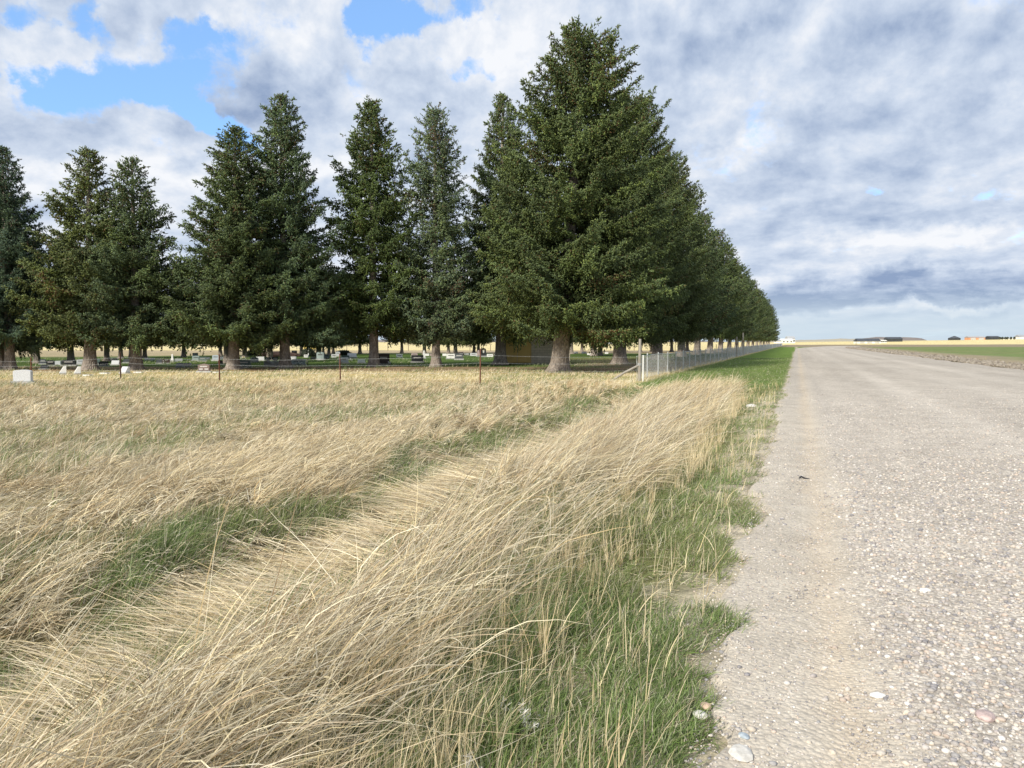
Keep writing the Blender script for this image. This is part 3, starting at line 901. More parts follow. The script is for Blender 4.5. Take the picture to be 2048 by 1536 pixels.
for t in sorted(lst):
    k = (t[4], t[5]); seen[k] = seen.get(k, 0) + 1
    near = min(marks, key=lambda m_: abs(m_[0] - t[0]))
    sd_ = 'left of' if t[0] < near[0] else 'right of'
    if cnt[k] == 1: lab = 'only %s %s headstone, %s %s' % (t[4], shw[t[5]], sd_, near[1])
    else: lab = '%s %s headstone, %s of its kind counted from the left' % (t[4], shw[t[5]], names2[seen[k] - 1])
    S(*t[:6], lab, rz=rs.uniform(-.25, .25) + .15, base=t[5] != 'plain' or t[3] > 6)

# flowers
def flowers(px, by, n, spread, cols, label):
    Y = CAM_H * FPX / (by - 684); x = (px - 1024) / FPX * Y
    root = empty('flower_bunch', (x, Y, hz1(x, Y)), label=label, cat='flowers', group='flowers laid at the graves')
    rg = np.random.default_rng(int(px))
    b = MB()
    for k in range(n * 2):
        a = rg.random() * 6.28; r = spread * rg.random(); z = .12 + .22 * rg.random()
        b.tube([(0, 0, 0), (r * math.cos(a), r * math.sin(a), z)], .006, 3)
    b.build('stems', m_leaf, root)
    for c in cols:
        b = MB()
        for k in range(n):
            a = rg.random() * 6.28; r = spread * rg.random(); z = .12 + .25 * rg.random()
            b.blob((r * math.cos(a), r * math.sin(a), z), .045, k, (1, 1, .7), 1, .5)
        b.build('blooms', c, root)
m_leaf = mottled('leaf_green', (.05, .09, .03), (.09, .15, .05), 20)
m_wh = mottled('petal_white', (.7, .7, .66), (.8, .8, .78), 30)
m_rd = mottled('petal_red', (.35, .03, .03), (.5, .06, .05), 30)
m_yl = mottled('petal_yellow', (.6, .5, .2), (.7, .62, .35), 30)
m_pk = mottled('petal_pink', (.55, .25, .28), (.65, .35, .38), 30)
flowers(486, 720, 16, .35, [m_wh, m_yl], 'cream flowers above the dark green stone, right of a thick trunk')
flowers(598, 731, 8, .25, [m_wh], 'small white flowers before the wide blue grey headstone')
flowers(614, 728, 5, .15, [m_yl, m_wh], 'pale flowers right of the wide blue grey headstone')
flowers(546, 715, 6, .18, [m_rd], 'red flowers above the black heart-shaped headstone')
flowers(780, 730, 9, .25, [m_wh], 'white flowers at the right side of the big dark brown headstone')
flowers(701, 724, 5, .15, [m_wh], 'white flowers right of a fence post at a square blue grey headstone')
flowers(990, 713, 9, .4, [m_wh, m_pk], 'white and pink flowers left of the spruce beside the shed')
flowers(285, 726, 3, .10, [m_yl], 'pale yellow flower right of the spruce with the brown patch')
flowers(930, 710, 6, .3, [m_wh], 'white flowers right of the dark grey square-cut headstone')
flowers(330, 727, 4, .2, [m_wh], 'white flowers before the dark brown square-cut headstone')
flowers(242, 720, 4, .12, [m_wh], 'round white bloom behind the left fence wire post')

# white flag pole, dark shrubs, yellow shed far behind
m_white = mottled('white_paint', (.72, .72, .70), (.8, .8, .79), 12)
x, y = G(617, 714)
o = empty('flag_pole', (x, y, hz1(x, y)), label='thin white pole standing among the headstones', cat='pole')
MB().tube([(0, 0, 0), (0, 0, 2.9)], .05, 8).build('mast', m_white, o)
MB().blob((0, 0, 2.93), .08, 1, sub=2, amp=0).build('finial', m_white, o)

m_shrub = blade_mat('juniper_needles', .1, info=True)
def shrub(px, by, w, h, label, seed):
    Y = CAM_H * FPX / (by - 684); x = (px - 1024) / FPX * Y
    w, h = w / FPX * Y, h / FPX * Y
    rg = np.random.default_rng(seed); n = 2500
    p = rg.standard_normal((n, 3)); p = norm(p) * (rg.random((n, 1)) ** .35) * np.array([w / 2, w * .3, h]) * (.8 + .4 * rg.random((n, 1)))
    p[:, 2] = np.abs(p[:, 2])
    c = np.array([.02, .03, .015]) * (.6 + .9 * rg.random((n, 1)))
    me = spikes_mesh('juniper_shrub', p, norm(p) + rg.normal(0, .5, (n, 3)), .3 + .2 * rg.random(n), np.full(n, .05), c, rg)
    o = link('juniper_shrub', me, m_shrub, None, (x, Y, hz1(x, Y)))
    tag(o, label, 'shrub', 'dark low shrubs in the graveyard')
shrub(514, 710, 34, 8, 'long low dark shrub behind the headstones, left of the tallest left spruce', 1)
shrub(617, 712, 22, 12, 'dark round shrub behind the thin white pole', 2)
shrub(686, 709, 26, 5, 'low dark shrub behind the post in the middle of the left half', 3)
m_red_soil = mottled('red_soil', (.18, .10, .07), (.26, .15, .10), 4)
x, y = G(556, 712)
b = MB(); b.blob((0, 0, 0), 1.6, 4, (1.6, 1, .35), 3, .12); tag(b.build('soil_mound', m_red_soil, None, (x, y, 0)), 'low mound of reddish soil behind the black heart-shaped headstone', 'mound')

# ------------------------------------------------------------------ buildings
def walls_mat(name, c, band=None):
    def f(nt, bs):
        n = noise_node(nt, 3, 5, .6)
        col = ramp_node(nt, n.outputs['Fac'], [(.3, tuple(v * .88 for v in c)), (.7, tuple(min(1, v * 1.08) for v in c))])
        if band:
            tcn = nn(nt, 'ShaderNodeTexCoord'); br = nn(nt, 'ShaderNodeTexBrick')
            mp = nn(nt, 'ShaderNodeMapping'); mp.inputs['Rotation'].default_value = (math.pi / 2, 0, 0)
            nt.links.new(tcn.outputs['Object'], mp.inputs[0]); nt.links.new(mp.outputs[0], br.inputs['Vector'])
            br.inputs['Scale'].default_value = 1; br.inputs['Brick Width'].default_value = .4; br.inputs['Row Height'].default_value = band
            br.inputs['Mortar Size'].default_value = .012
            br.inputs['Color1'].default_value = (1, 1, 1, 1); br.inputs['Color2'].default_value = (.85, .85, .85, 1); br.inputs['Mortar'].default_value = (.6, .6, .6, 1)
            col = mulcol(nt, col, br.outputs['Color'])
        nt.links.new(col, bs.inputs['Base Color'])
    return material(name, f)

# block shed with ochre double doors
sx0, sy = G(1008, 726)
sx1 = (1108 - 1024) / FPX * sy
shed = empty('shed', (sx0, sy, 0), R(0), label='small grey block shed with ochre double doors behind the biggest spruce', cat='shed')
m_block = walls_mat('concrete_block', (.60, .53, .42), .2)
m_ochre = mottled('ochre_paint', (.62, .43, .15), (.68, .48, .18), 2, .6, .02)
dw = (1061 - 1008) / FPX * sy
ww = 5.2
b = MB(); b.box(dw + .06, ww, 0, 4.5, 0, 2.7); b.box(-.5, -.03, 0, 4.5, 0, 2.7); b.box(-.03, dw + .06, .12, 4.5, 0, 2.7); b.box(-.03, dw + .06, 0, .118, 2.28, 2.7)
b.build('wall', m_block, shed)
for q in (0, 1):
    x0 = .02 + q * (dw / 2)
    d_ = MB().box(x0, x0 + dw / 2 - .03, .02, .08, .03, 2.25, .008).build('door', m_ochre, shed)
    hx = dw / 2 + (-.13 if q == 0 else .13)
    h_ = MB(); h_.tube([(hx, .02, 1.02), (hx, -.06, 1.02), (hx + (-.09 if q == 0 else .09), -.06, 1.02)], .022, 8)
    h_.build('handle', STM['black'], d_)
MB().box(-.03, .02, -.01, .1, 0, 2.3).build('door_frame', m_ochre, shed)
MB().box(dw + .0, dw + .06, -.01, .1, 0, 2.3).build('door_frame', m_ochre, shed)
b = MB(); b.prism([(-.8, 2.7), (ww + .3, 2.7), (ww + .3, 2.82), (ww / 2, 3.6), (-.8, 2.82)], -.35, 4.85)
b.build('roof', mottled('shed_roof', (.12, .11, .1), (.18, .17, .16), 4), shed)

def farm(px, by, w, h, dist, wallc, roofc, label, eave=.55, n_win=0, doors=0, dep=10, hip=False, roof_over=.5, cat='building', lean=None, name='farm_building'):
    x = (px - 1024) / FPX * dist
    zg = hz1(x, dist)
    zg2 = CAM_H - (by - 684) / FPX * dist
    w, h = w / FPX * dist, h / FPX * dist
    root = empty(name, (x, dist, zg), math.atan2(-x, dist) * .0, label=label, cat=cat)
    h = h + (zg2 - zg)
    he = h * eave
    MB().box(-w / 2, w / 2, -dep / 2, dep / 2, -1, he).build('wall', wallc, root)
    r = MB()
    pts = [(-dep / 2 - roof_over, he), (dep / 2 + roof_over, he), (0, h)]
    if hip:
        vs = [r.bm.verts.new(p) for p in ((-w / 2 - .4, -dep / 2 - .4, he), (w / 2 + .4, -dep / 2 - .4, he), (w / 2 + .4, dep / 2 + .4, he), (-w / 2 - .4, dep / 2 + .4, he), (-w / 2 + dep / 2, 0, h), (w / 2 - dep / 2, 0, h))]
        for q in ((0, 1, 5, 4), (2, 3, 4, 5), (1, 2, 5), (3, 0, 4), (3, 2, 1, 0)): r.bm.faces.new([vs[i] for i in q])
    else:
        r.prism(pts, -w / 2 - .4, w / 2 + .4, axis='x')
    r.build('roof', roofc, root)
    for k in range(n_win):
        cx = -w / 2 + (k + .5) * w / n_win
        MB().box(cx - .8, cx + .8, -dep / 2 - .05, -dep / 2 + .05, he * .35, he * .75).build('window', m_glass_dk, root)
    for k in range(doors):
        cx = -w / 2 + (k + .5) * w / doors
        MB().box(cx - w / doors * .32, cx + w / doors * .32, -dep / 2 - .06, -dep / 2 + .04, 0, he * .82).build('door', m_door, root)
    return root
m_glass_dk = mottled('dark_glass', (.03, .035, .04), (.05, .06, .07), 1, .2, 0)
m_door = mottled('barn_door', (.42, .42, .40), (.52, .52, .50), .5)
m_rdk = mottled('dark_roof', (.055, .062, .075), (.09, .10, .115), .4)
m_wht = mottled('white_siding', (.68, .68, .66), (.78, .78, .76), .3)
m_gry = mottled('grey_siding', (.30, .31, .33), (.40, .41, .42), .3)
m_grn = mottled('grey_metal_roof', (.26, .27, .29), (.34, .35, .37), .3)
m_org = mottled('rust_siding', (.50, .24, .13), (.62, .33, .2), .3)
m_dkw = mottled('dark_siding', (.045, .05, .055), (.07, .075, .08), .3)
farm(1733, 686.5, 44, 9.5, 620, m_wht, m_rdk, 'long low white barn with dark roof right of the road end', .45, doors=3, dep=9)
farm(1763, 684, 12, 4, 680, m_wht, m_wht, 'small white outbuilding with dark windows right of the long white barn', .75, n_win=3, dep=6)
farm(1785, 680, 29, 6, 900, m_dkw, m_rdk, 'long dark barn standing behind the small white outbuilding', .6, dep=10)
farm(1571, 683.5, 22, 6, 760, m_wht, m_wht, 'white farmhouse wing at the end of the spruce row', .6, n_win=3, dep=9)
farm(1579, 682.5, 14, 10, 775, m_wht, m_gry, 'white two-storey farmhouse with grey roof at the end of the spruce row', .62, n_win=3, dep=9)
farm(1554, 683.5, 10, 4, 745, m_wht, m_grn, 'small white shed left of the two-storey farmhouse', .6, dep=7)
farm(1907, 679, 17, 7, 1150, m_dkw, m_rdk, 'dark hip-roofed house alone on the right horizon', .45, dep=11, hip=True, n_win=3, name='house')
farm(1948, 679, 32, 7, 1150, m_org, m_gry, 'rust-coloured house with grey roof on the right horizon', .6, dep=12, n_win=2, doors=2, name='house')
farm(1983, 679, 21, 7, 1150, m_dkw, m_rdk, 'long dark building right of the rust-coloured house', .6, dep=12, n_win=4)
farm(2044, 677.5, 24, 8, 1120, m_wht, m_grn, 'white building with grey roof at the right edge of the horizon', .5, dep=12)
farm(2016, 678.5, 34, 3, 1130, m_wht, m_wht, 'low white shed left of the building at the right edge', .7, dep=8)
farm(585, 684, 30, 8, 900, m_wht, m_grn, 'distant white house seen through the gap right of the tallest left spruce', .6, dep=10, n_win=3, name='house')
farm(1220, 686, 20, 8, 600, m_gry, m_wht, 'pale distant farm building seen between trunks under the biggest spruces', .6, dep=9)
m_ysh = mottled('yellow_paint', (.72, .56, .14), (.80, .64, .2), 1, .6, 0)
yb = empty('yellow_shed', G(620, 698) + (0,), label='bright yellow shed beyond the graveyard, seen under the spruces', cat='shed')
sc_ = CAM_H * FPX / 14 / FPX
MB().box(-13 * sc_, 13 * sc_, 0, 5, 0, 2.8).build('wall', m_ysh, yb)
MB().prism([(-.4, 2.8), (5.4, 2.8), (2.5, 4.0)], -13 * sc_ - .3, 13 * sc_ + .3, axis='x').build('roof', m_ysh, yb)
for k in (-1, 0, 1):
    MB().box(k * 1.3 * 1 - .25, k * 1.3 + .25, -.03, .03, 1.1, 1.9).build('window', m_org, yb)

# bushes on the right horizon
for k, px in enumerate((1998, 2003, 2009, 2013, 2020, 2027)):
    x = (px - 1024) / FPX * 1090; n = 260
    rg = np.random.default_rng(60 + k)
    p = norm(rg.standard_normal((n, 3))) * (rg.random((n, 1)) ** .4) * np.array([1.2, 1.2, 1.5]) + np.array([0, 0, 1.9])
    me = spikes_mesh('bush', p, norm(p - [0, 0, 1.8]), .8 + .3 * rg.random(n), np.full(n, .2), np.array([.05, .06, .03]) * (.6 + .8 * rg.random((n, 1))), rg)
    o = link('bush', me, m_shrub, None, (x, 1090, hz1(x, 1090)))
    tag(o, '%s from the left in the row of tiny dark bushes on the right horizon' % names2[k], 'bush', 'row of bushes on the right horizon')

# field pole near the road end
x, y = G(1712, 691)
o = empty('marker_post', (x, y, hz1(x, y)), label='thin dark post standing at the left end of the long white barn', cat='post')
MB().tube([(0, 0, 0), (0, 0, 2.6)], .09, 6).build('shaft', STM['black'], o)
MB().box(-.3, .3, -.03, .03, 2.3, 2.75, .02).build('plate', STM['black'], o)

# ------------------------------------------------------------------ fences
m_rust = mottled('rusty_steel', (.16, .07, .045), (.26, .125, .085), 18)
m_rust2 = mottled('dark_rusty_steel', (.10, .06, .045), (.16, .10, .08), 18)
m_wire = mottled('galvanised_wire', (.42, .44, .44), (.55, .57, .57), 10, .5)
m_wood = mottled('weathered_wood', (.22, .20, .17), (.38, .35, .31), 9, .9, .5, .01, stretch=(1, 1, .15))
m_galv = mottled('galvanised_steel', (.40, .42, .43), (.52, .54, .55), 9, .5)
cx_, cy_ = (1279 - 1024) / FPX * 33.5, 33.5
CORNER = Vector((cx_, cy_, hz1(cx_, cy_)))
posts = [(960, 30.0, 1.46, m_rust), (680, 31.0, 1.22, m_rust), (438, 33.0, 1.15, m_rust), (240, 34.0, 1.22, m_rust2), (61, 34.6, 1.0, m_rust), (-130, 35.0, 1.1, m_rust), (-340, 35.5, 1.1, m_rust2)]
wf = empty('wire_fence', CORNER.copy(), label='low barbed wire fence on thin rusty posts across the dry grass', cat='fence')
wf_inv = Matrix.Translation(-CORNER)
tops = []
for px, Y, h, m in posts:
    x = (px - 1024) / FPX * Y; z = hz1(x, Y)
    b = MB()
    b.box(-.006, .006, -.03, .03, -.3, h); b.box(-.028, .028, .03, .036, -.3, h)
    for k in range(int(h / .06)): b.box(-.01, .01, -.036, -.03, .05 + k * .06, .075 + k * .06)
    o = b.build('post', m, wf, Vector((x, Y, z)) - CORNER)
    o.rotation_euler = (R(np.random.default_rng(int(abs(px))).uniform(-2, 2)), R(.8 if px != 680 else -1.0), 0)
    tops.append((x, Y, z, h))
def wire_path(f):
    pts = [Vector((0, 0, 1.22 * f + .05))]
    prev = Vector((CORNER.x, CORNER.y, CORNER.z + 1.22 * f + .05))
    for x, Y, z, h in tops:
        q = Vector((x, Y, z + h * f * .98))
        for t in (.25, .5, .75, 1):
            p = prev.lerp(q, t); p.z -= .05 * math.sin(math.pi * t)
            pts.append(p - CORNER)
        prev = q
    return pts
for f in (.84, .62, .36):
    b = MB(); pp = wire_path(f); b.tube(pp, .0028, 4)
    for i in range(len(pp) - 1):
        n = 10
        for k in range(n):
            c = pp[i].lerp(pp[i + 1], (k + .5) / n)
            b.bm.verts.ensure_lookup_table()
            b.tube([c + Vector((.01, .0, -.018)), c + Vector((-.01, 0, .018))], .0022, 3, False)
    b.build('wire', m_wire, wf)
# corner post with brace
cp = empty('corner_post', CORNER.copy(), label='grey weathered corner post where the two fences meet, with a slanting brace', cat='fence post')
MB().tube([(0, 0, -.3), (.01, 0, .8), (.02, .01, 1.88)], [.075, .068, .06], 10).build('post', m_wood, cp)
MB().tube([(0, 0, .72), (-.7, -.15, .38), (-1.55, -.3, -.15)], [.05, .05, .045], 8).build('brace', m_wood, cp)
b = MB()
for k in range(5): b.tube([(.085 * math.cos(t), .085 * math.sin(t), .70 + k * .02) for t in np.linspace(0, 6.2, 12)], .006, 4)
b.build('wire_wrap', m_wire, cp)
pv = empty('marker_pipe', CORNER + Vector((.12, -.25, 0)), label='thin white pipe standing against the corner post', cat='pipe')
MB().tube([(0, 0, -.2), (0, 0, 1.12)], .028, 8).build('pipe', m_white, pv)
MB().tube([(0, 0, 1.12), (0, 0, 1.16)], .032, 8).build('cap', m_white, pv)

# chain link fence along the road
CL = empty('chain_link_fence', CORNER.copy(), label='long grey chain link fence running away along the spruce row', cat='fence')
def fpos(s):                      # s metres along the fence from the corner
    k = 1 / math.hypot(1, SL)
    y = CORNER.y + s * k; x = CORNER.x + s * k * SL
    x += .35 * (vnoise(np.array([s * .05]), np.array([0.]), 3)[0] - .5)
    return Vector((x, y, hz1(x, y)))
HF = 1.08
Ltot = 330.0
nb_post = 0
s = 2.6
while s < Ltot:
    p = fpos(s) - CORNER
    b = MB(); b.tube([(0, 0, -.3), (0, 0, HF + .06)], .03 + .00012 * s, 6); b.blob((0, 0, HF + .07), .038, 1, sub=1, amp=0)
    o = b.build('post', m_galv, CL, p); nb_post += 1
    s += 3.0 if s < 120 else 6.0
def ribbons(name, segs, wid, mat, parent):
    A = np.array([a for a, _, _ in segs]); B = np.array([b for _, b, _ in segs]); w = np.array([c for _, _, c in segs])[:, None] * wid
    d = norm(B - A); n = np.array([SL, -1, 0]) * -1; n = np.array([1.0, -SL * -1, 0]); n = np.array([.935, -.355, 0])
    a = norm(np.cross(d, n[None])); co = []
    a2 = np.cross(d, a)
    for k in range(3):
        t = k * 2.0944; off = (a * math.cos(t) + a2 * math.sin(t)) * w
        co += [A + off, B + off]
    co = np.stack(co, 1).reshape(-1, 3); o = np.arange(len(A))[:, None, None] * 6
    f = (o + np.array([[0, 1, 3, 2], [2, 3, 5, 4], [4, 5, 1, 0]])[None]).reshape(-1, 4)
    return link(name, np_mesh(name, co, f), mat, parent)
segs = []
s = 0.0
while s < Ltot:
    pitch = .075 if s < 45 else (.15 if s < 120 else .35)
    th = 1.0 if s < 45 else (1.8 if s < 120 else 3.4)
    for sg in (-1, 1):
        a = fpos(s) - CORNER; e_ = fpos(max(0, s + sg * HF)) - CORNER
        segs.append(((a.x, a.y, a.z + .03), (e_.x, e_.y, e_.z + HF), th))
    s += pitch
ribbons('mesh_netting', segs, .0017, m_wire, CL)
b = MB(); b.tube([fpos(t) - CORNER + Vector((0, 0, HF + .02 - .03 * abs(math.sin(t * .5)))) for t in np.arange(0, Ltot, 3.0)], .014, 5); b.build('top_wire', m_wire, CL)
b = MB(); b.tube([fpos(t) - CORNER + Vector((0, 0, .05)) for t in np.arange(0, Ltot, 6.0)], .008, 4); b.build('bottom_wire', m_wire, CL)
# tall gate posts in the fence
for px, t, h, lab in ((1472, 56, 2.3, 'left one of the two tall wooden gate posts in the chain link fence'), (1485, 68, 2.9, 'right and taller one of the two tall wooden gate posts in the chain link fence')):
    # find where the fence passes this direction
    best = min(np.arange(5, 200, .5), key=lambda q: abs((fpos(q).x / fpos(q).y) - (px - 1024) / FPX))
    p = fpos(best)
    o = empty('gate_post', p, label=lab, cat='gate post', group='tall gate posts')
    MB().tube([(0, 0, -.3), (.02, 0, h)], [.11, .09], 8).build('shaft', m_wood, o)
    MB().box(-.06, .06, -.12, -.1, h * .6, h * .66).build('hinge', m_rust, o)

# far fence behind the graveyard
ff = empty('field_fence', (0, 150, 0), label='distant wire fence with dark posts between the graveyard and the golden field', cat='fence')
for k in range(40):
    x = -115 + k * 4.1
    MB().tube([(0, 0, -.2), (0, 0, 1.25)], .06, 6).build('post', m_rust2, ff, (x, 0, hz1(x, 150)))
b = MB()
for z in (1.15, .75, .4): b.tube([(-115, 0, z), (45, 0, z)], .012, 4)
b.build('wire', m_wire, ff)

# ------------------------------------------------------------------ grasses
def blades(name, x, y, z0, L, azm, e0, e1, wid, col, seg, rng, mat, tip=.15, label=None):
    """ribbons that start at elevation e0 and bend to e1 along their length"""
    n = len(x)
    t = np.linspace(0, 1, seg + 1)
    el_ = e0[:, None] + (e1 - e0)[:, None] * t[None]
    azt = azm[:, None] + (rng.normal(0, .30, n))[:, None] * t[None] + rng.normal(0, .12, (n, seg + 1))
    el_ = el_ + rng.normal(0, .10, (n, seg + 1))
    step = (L / seg)[:, None]
    mid = .5 * (el_[:, 1:] + el_[:, :-1]); ma = .5 * (azt[:, 1:] + azt[:, :-1])
    dx = np.cos(mid) * np.cos(ma) * step; dy = np.cos(mid) * np.sin(ma) * step; dz = np.sin(mid) * step
    zero = np.zeros((n, 1))
    px = x[:, None] + np.concatenate([zero, np.cumsum(dx, 1)], 1)
    py = y[:, None] + np.concatenate([zero, np.cumsum(dy, 1)], 1)
    pz = z0[:, None] + np.concatenate([zero, np.cumsum(dz, 1)], 1)
    gz = hgt(px.ravel(), py.ravel()).reshape(px.shape)
    pz = np.maximum(pz, gz + .004 + .02 * rng.random((n, 1)))
    c = np.stack([px, py, pz], 2)                                # n, seg+1, 3
    d = norm(np.stack([np.cos(azm), np.sin(azm), np.sin(e0) * 1.2], 1))
    roll = rng.random(n) * math.pi
    a = norm(np.cross(d, np.array([0, 0, 1.0])[None] + rng.normal(0, .05, (n, 3)))); b_ = np.cross(d, a)
    s_ = a * np.cos(roll)[:, None] + b_ * np.sin(roll)[:, None]
    wt = (1 - (1 - tip) * t ** 1.6)[None, :, None] * wid[:, None, None] * .5
    Lf = c - s_[:, None] * wt; Rt = c + s_[:, None] * wt
    co = np.stack([Lf, Rt], 2).reshape(-1, 3)                    # n,(seg+1),2,3
    o = (np.arange(n) * (seg + 1) * 2)[:, None, None]
    q = np.array([[2 * k, 2 * k + 1, 2 * k + 3, 2 * k + 2] for k in range(seg)])[None]
    f = (o + q).reshape(-1, 4)
    cc = np.repeat(col[:, None], (seg + 1) * 2, 1).reshape(-1, 3)
    return np_mesh(name, co, f, cc)

m_dry = blade_mat('dry_stems', .22)
m_green = blade_mat('green_blades', .35)

PAL = np.array([[.84, .76, .54], [.78, .69, .46], [.70, .64, .50], [.62, .55, .41], [.84, .78, .60], [.46, .37, .25], [.76, .65, .40], [.66, .60, .47]])
def straw(rng, n, shift=1.0, warm=0.0, grey=0.0):
    c = PAL[rng.integers(0, len(PAL), n)] * (.66 + .44 * rng.random((n, 1))) * shift
    c = c * (1 - warm) + warm * np.array([.70, .56, .28])
    return c * (1 - grey) + grey * c.mean(1, keepdims=True)
GP = np.array([[.135, .205, .055], [.165, .235, .075], [.11, .17, .05], [.20, .255, .095], [.22, .25, .125]])
def green(rng, n):
    return GP[rng.integers(0, len(GP), n)] * (.7 + .7 * rng.random((n, 1)))

def scatter(rng, n, y0, y1, az0=-.80, az1=.80):
    """roots spread so that each distance gets its share"""
    y = np.exp(rng.uniform(math.log(y0), math.log(y1), n))
    k = rng.uniform(az0, az1, n)
    x = k * y
    x = x + rng.uniform(-.8, .8, n)
    wide = rng.random(n) < .16                 # the stand goes on beyond the frame
    x = np.where(wide, -.75 * y - rng.uniform(0, 1, n) * (3.2 + .12 * y), x)
    return x, y

def pick(m, *a): return [q[m] for q in a]

GR = np.random.default_rng(77)
def wob(x, y):
    return ((fbm(x * .55, y * .45, 161, 3) - .5) * 1.5 + (fbm(x * 1.9, y * 1.6, 163, 2) - .5) * .45) * sstep(-W(x, y), 1.0, 2.6)
def tufts(x, y, size, pull, seed):
    """draw roots together into tussocks; returns the moved roots and four random numbers per tussock"""
    cs = size * 2.0 ** np.floor(np.log2(np.maximum(y, 2) / 3.0) * 1.0).clip(0, 5) ** .8
    a, b = x / cs, y / cs
    i, j = np.floor(a).astype(np.int64), np.floor(b).astype(np.int64)
    def h(k):
        m = (i * 73856093 ^ j * 19349663 ^ (k + seed) * 83492791) & 0xffffffff
        m = ((m ^ (m >> 15)) * 2246822519) & 0xffffffff
        m = ((m ^ (m >> 13)) * 3266489917) & 0xffffffff
        return ((m ^ (m >> 16)) & 0xffffff) / float(0xffffff)
    cx, cy = (i + .15 + .7 * h(1)) * cs, (j + .15 + .7 * h(2)) * cs
    pl = pull * (.5 + .7 * h(3))
    return x + (cx - x) * pl, y + (cy - y) * pl, h(4), h(5), h(6), h(7)

def dry_layer(n, y0, y1, seg, wk, name):
    rng = GR
    x, y = scatter(rng, n, y0, y1)
    x, y, h1, h2, h3, h4 = tufts(x, y, .11, .62, 3)
    u = U(x, y); w = W(x, y) + wob(x, y)
    n1 = fbm(x * .9, y * .9, 101); n2 = fbm(x * .35, y * .35, 103); n3 = fbm(x * 2.5, y * 2.5, 107, 2)
    row = fbm(u * .75, y * .12, 111, 3)               # windrows that run along the road
    fy = sstep(y, 20, 30)
    # zone weights
    ns_ = .24 * (1 - sstep(y, 3.5, 11))
    ridge = sstep(-w - ns_, 1.05, 1.5) * (1 - sstep(-w, 2.65 + .5 * sstep(y, 9, 14), 2.95 + .7 * sstep(y, 9, 14))) * (1 - sstep(y, 23, 31))
    trans = sstep(-w - ns_ * .7, .7, 1.0) * (1 - sstep(-w - ns_, 1.4, 1.8)) * (1 - sstep(y, 20, 24))
    flat = sstep(-w, 2.65, 2.95) * (1 - sstep(-w, 4.45, 4.75))
    fr_ = sstep(y, 9, 14)
    flat = flat * (1 - .85 * fr_)
    gstrip = np.maximum(sstep(-w, 4.45, 4.75) * (1 - sstep(-w, 5.0, 5.3)), fr_ * sstep(-w, 3.1, 3.6) * (1 - sstep(-w, 4.8, 5.2)))
    ridge2 = sstep(-w, 4.95, 5.3) * (1 - sstep(-w, 6.8, 7.2))
    field = sstep(-w, 6.8, 7.2)
    lim = np.where(u < -7.0, 32.5, 30)
    prob = ridge * 1.0 + trans * .48 + flat * .62 + gstrip * (.12 + (.35 + .45 * fr_) * (1 - sstep(n1, .42, .55))) + ridge2 * 1.0 + field * (.55 + .45 * sstep(n1, .42, .55))
    prob += sstep(-w, .05, .2) * (1 - sstep(-w, .9, 1.3)) * .05
    prob *= (y < lim + 2 * (n2 - .5) * 4)
    patch = np.maximum(sstep(n2, .56, .66), sstep(row, .56, .66) * .8)                       # greener, thinner patches
    prob *= 1 - .55 * patch * (ridge2 + field)
    prob *= np.where(h4 < .22, .25, 1.0)
    keep = rng.random(n) < np.minimum(prob, 1)
    x, y, h1, h2, h3, h4, w, u, row, n1, n2, n3, ridge, trans, flat, gstrip, ridge2, field, fy = pick(keep, x, y, h1, h2, h3, h4, w, u, row, n1, n2, n3, ridge, trans, flat, gstrip, ridge2, field, fy)
    n = len(x)
    zs = np.stack([ridge, trans * 1.2 + 1e-4, flat, gstrip, ridge2, field], 1)
    zc_ = np.cumsum(zs, 1); zc_ /= zc_[:, -1:]
    z = (rng.random(n)[:, None] > zc_).sum(1)
    r = lambda a, b: rng.uniform(a, b, n)
    N_ = lambda m, s_: rng.normal(m, s_, n)
    L = np.choose(z, [r(.30, .78), r(.12, .36), r(.30, .7), r(.12, .3), r(.22, .45), r(.14, .36)])
    # wind combed them to the right; tangles differ from place to place
    sw = (n2 - .5) * 2.6 + (n1 - .5) * 2.0 + (n3 - .5) * 1.1
    azm = np.choose(z, [N_(.16, .42) + sw * .5, N_(.2, 1.3), N_(2.95, .20) + sw * .35, N_(.5, .8), N_(.50, .35) + sw * .6, N_(.35, .65) + sw])
    e0 = np.choose(z, [N_(.80, .24), N_(1.45, .12), N_(.22, .10), N_(.7, .3), N_(.62, .22), N_(.60, .30)])
    e1 = np.choose(z, [N_(.16, .40), N_(1.2, .4), N_(.02, .06), N_(.0, .4), N_(.10, .3), N_(.05, .42)])
    # every tussock has its own lean, height and tone
    azm = azm + (h1 - .5) * np.choose(z, [1.5, 1.5, .9, 1.5, 1.6, 2.2])
    e0 = e0 + (h2 - .5) * np.choose(z, [.7, .3, .25, .6, .6, .7]); e1 = e1 + (h2 - .5) * .4 * (z != 2)
    L = L * (.7 + .6 * h3)
    # a share of the ridge lies as tangled thatch
    mat_ = ((z == 0) | (z >= 4)) & (rng.random(n) < .42)
    azm = np.where(mat_, rng.uniform(-1.4, 2.2, n), azm); e0 = np.where(mat_, N_(.5, .45), e0); e1 = np.where(mat_, N_(-.1, .6), e1); L = np.where(mat_, r(.12, .36), L)
    # some stems lie across the others
    crs = (z != 1) & (rng.random(n) < .07)
    azm = np.where(crs, rng.uniform(-2.2, 3.0, n), azm); e0 = np.where(crs, N_(.35, .25), e0)
    # long loose stems above the rest
    e1 = e1 + (n3 - .5) * .9 * (z != 2); e0 = e0 + (row - .5) * .9 * (z >= 4)
    lng = (z != 2) & (z != 1) & (rng.random(n) < .03)
    L = np.where(lng, np.minimum(L * 1.4, 1.05), L)
    # far strip before the fence stands taller and yellower
    fs = sstep(y, 17, 26)
    L = L * (1 - .25 * fs)
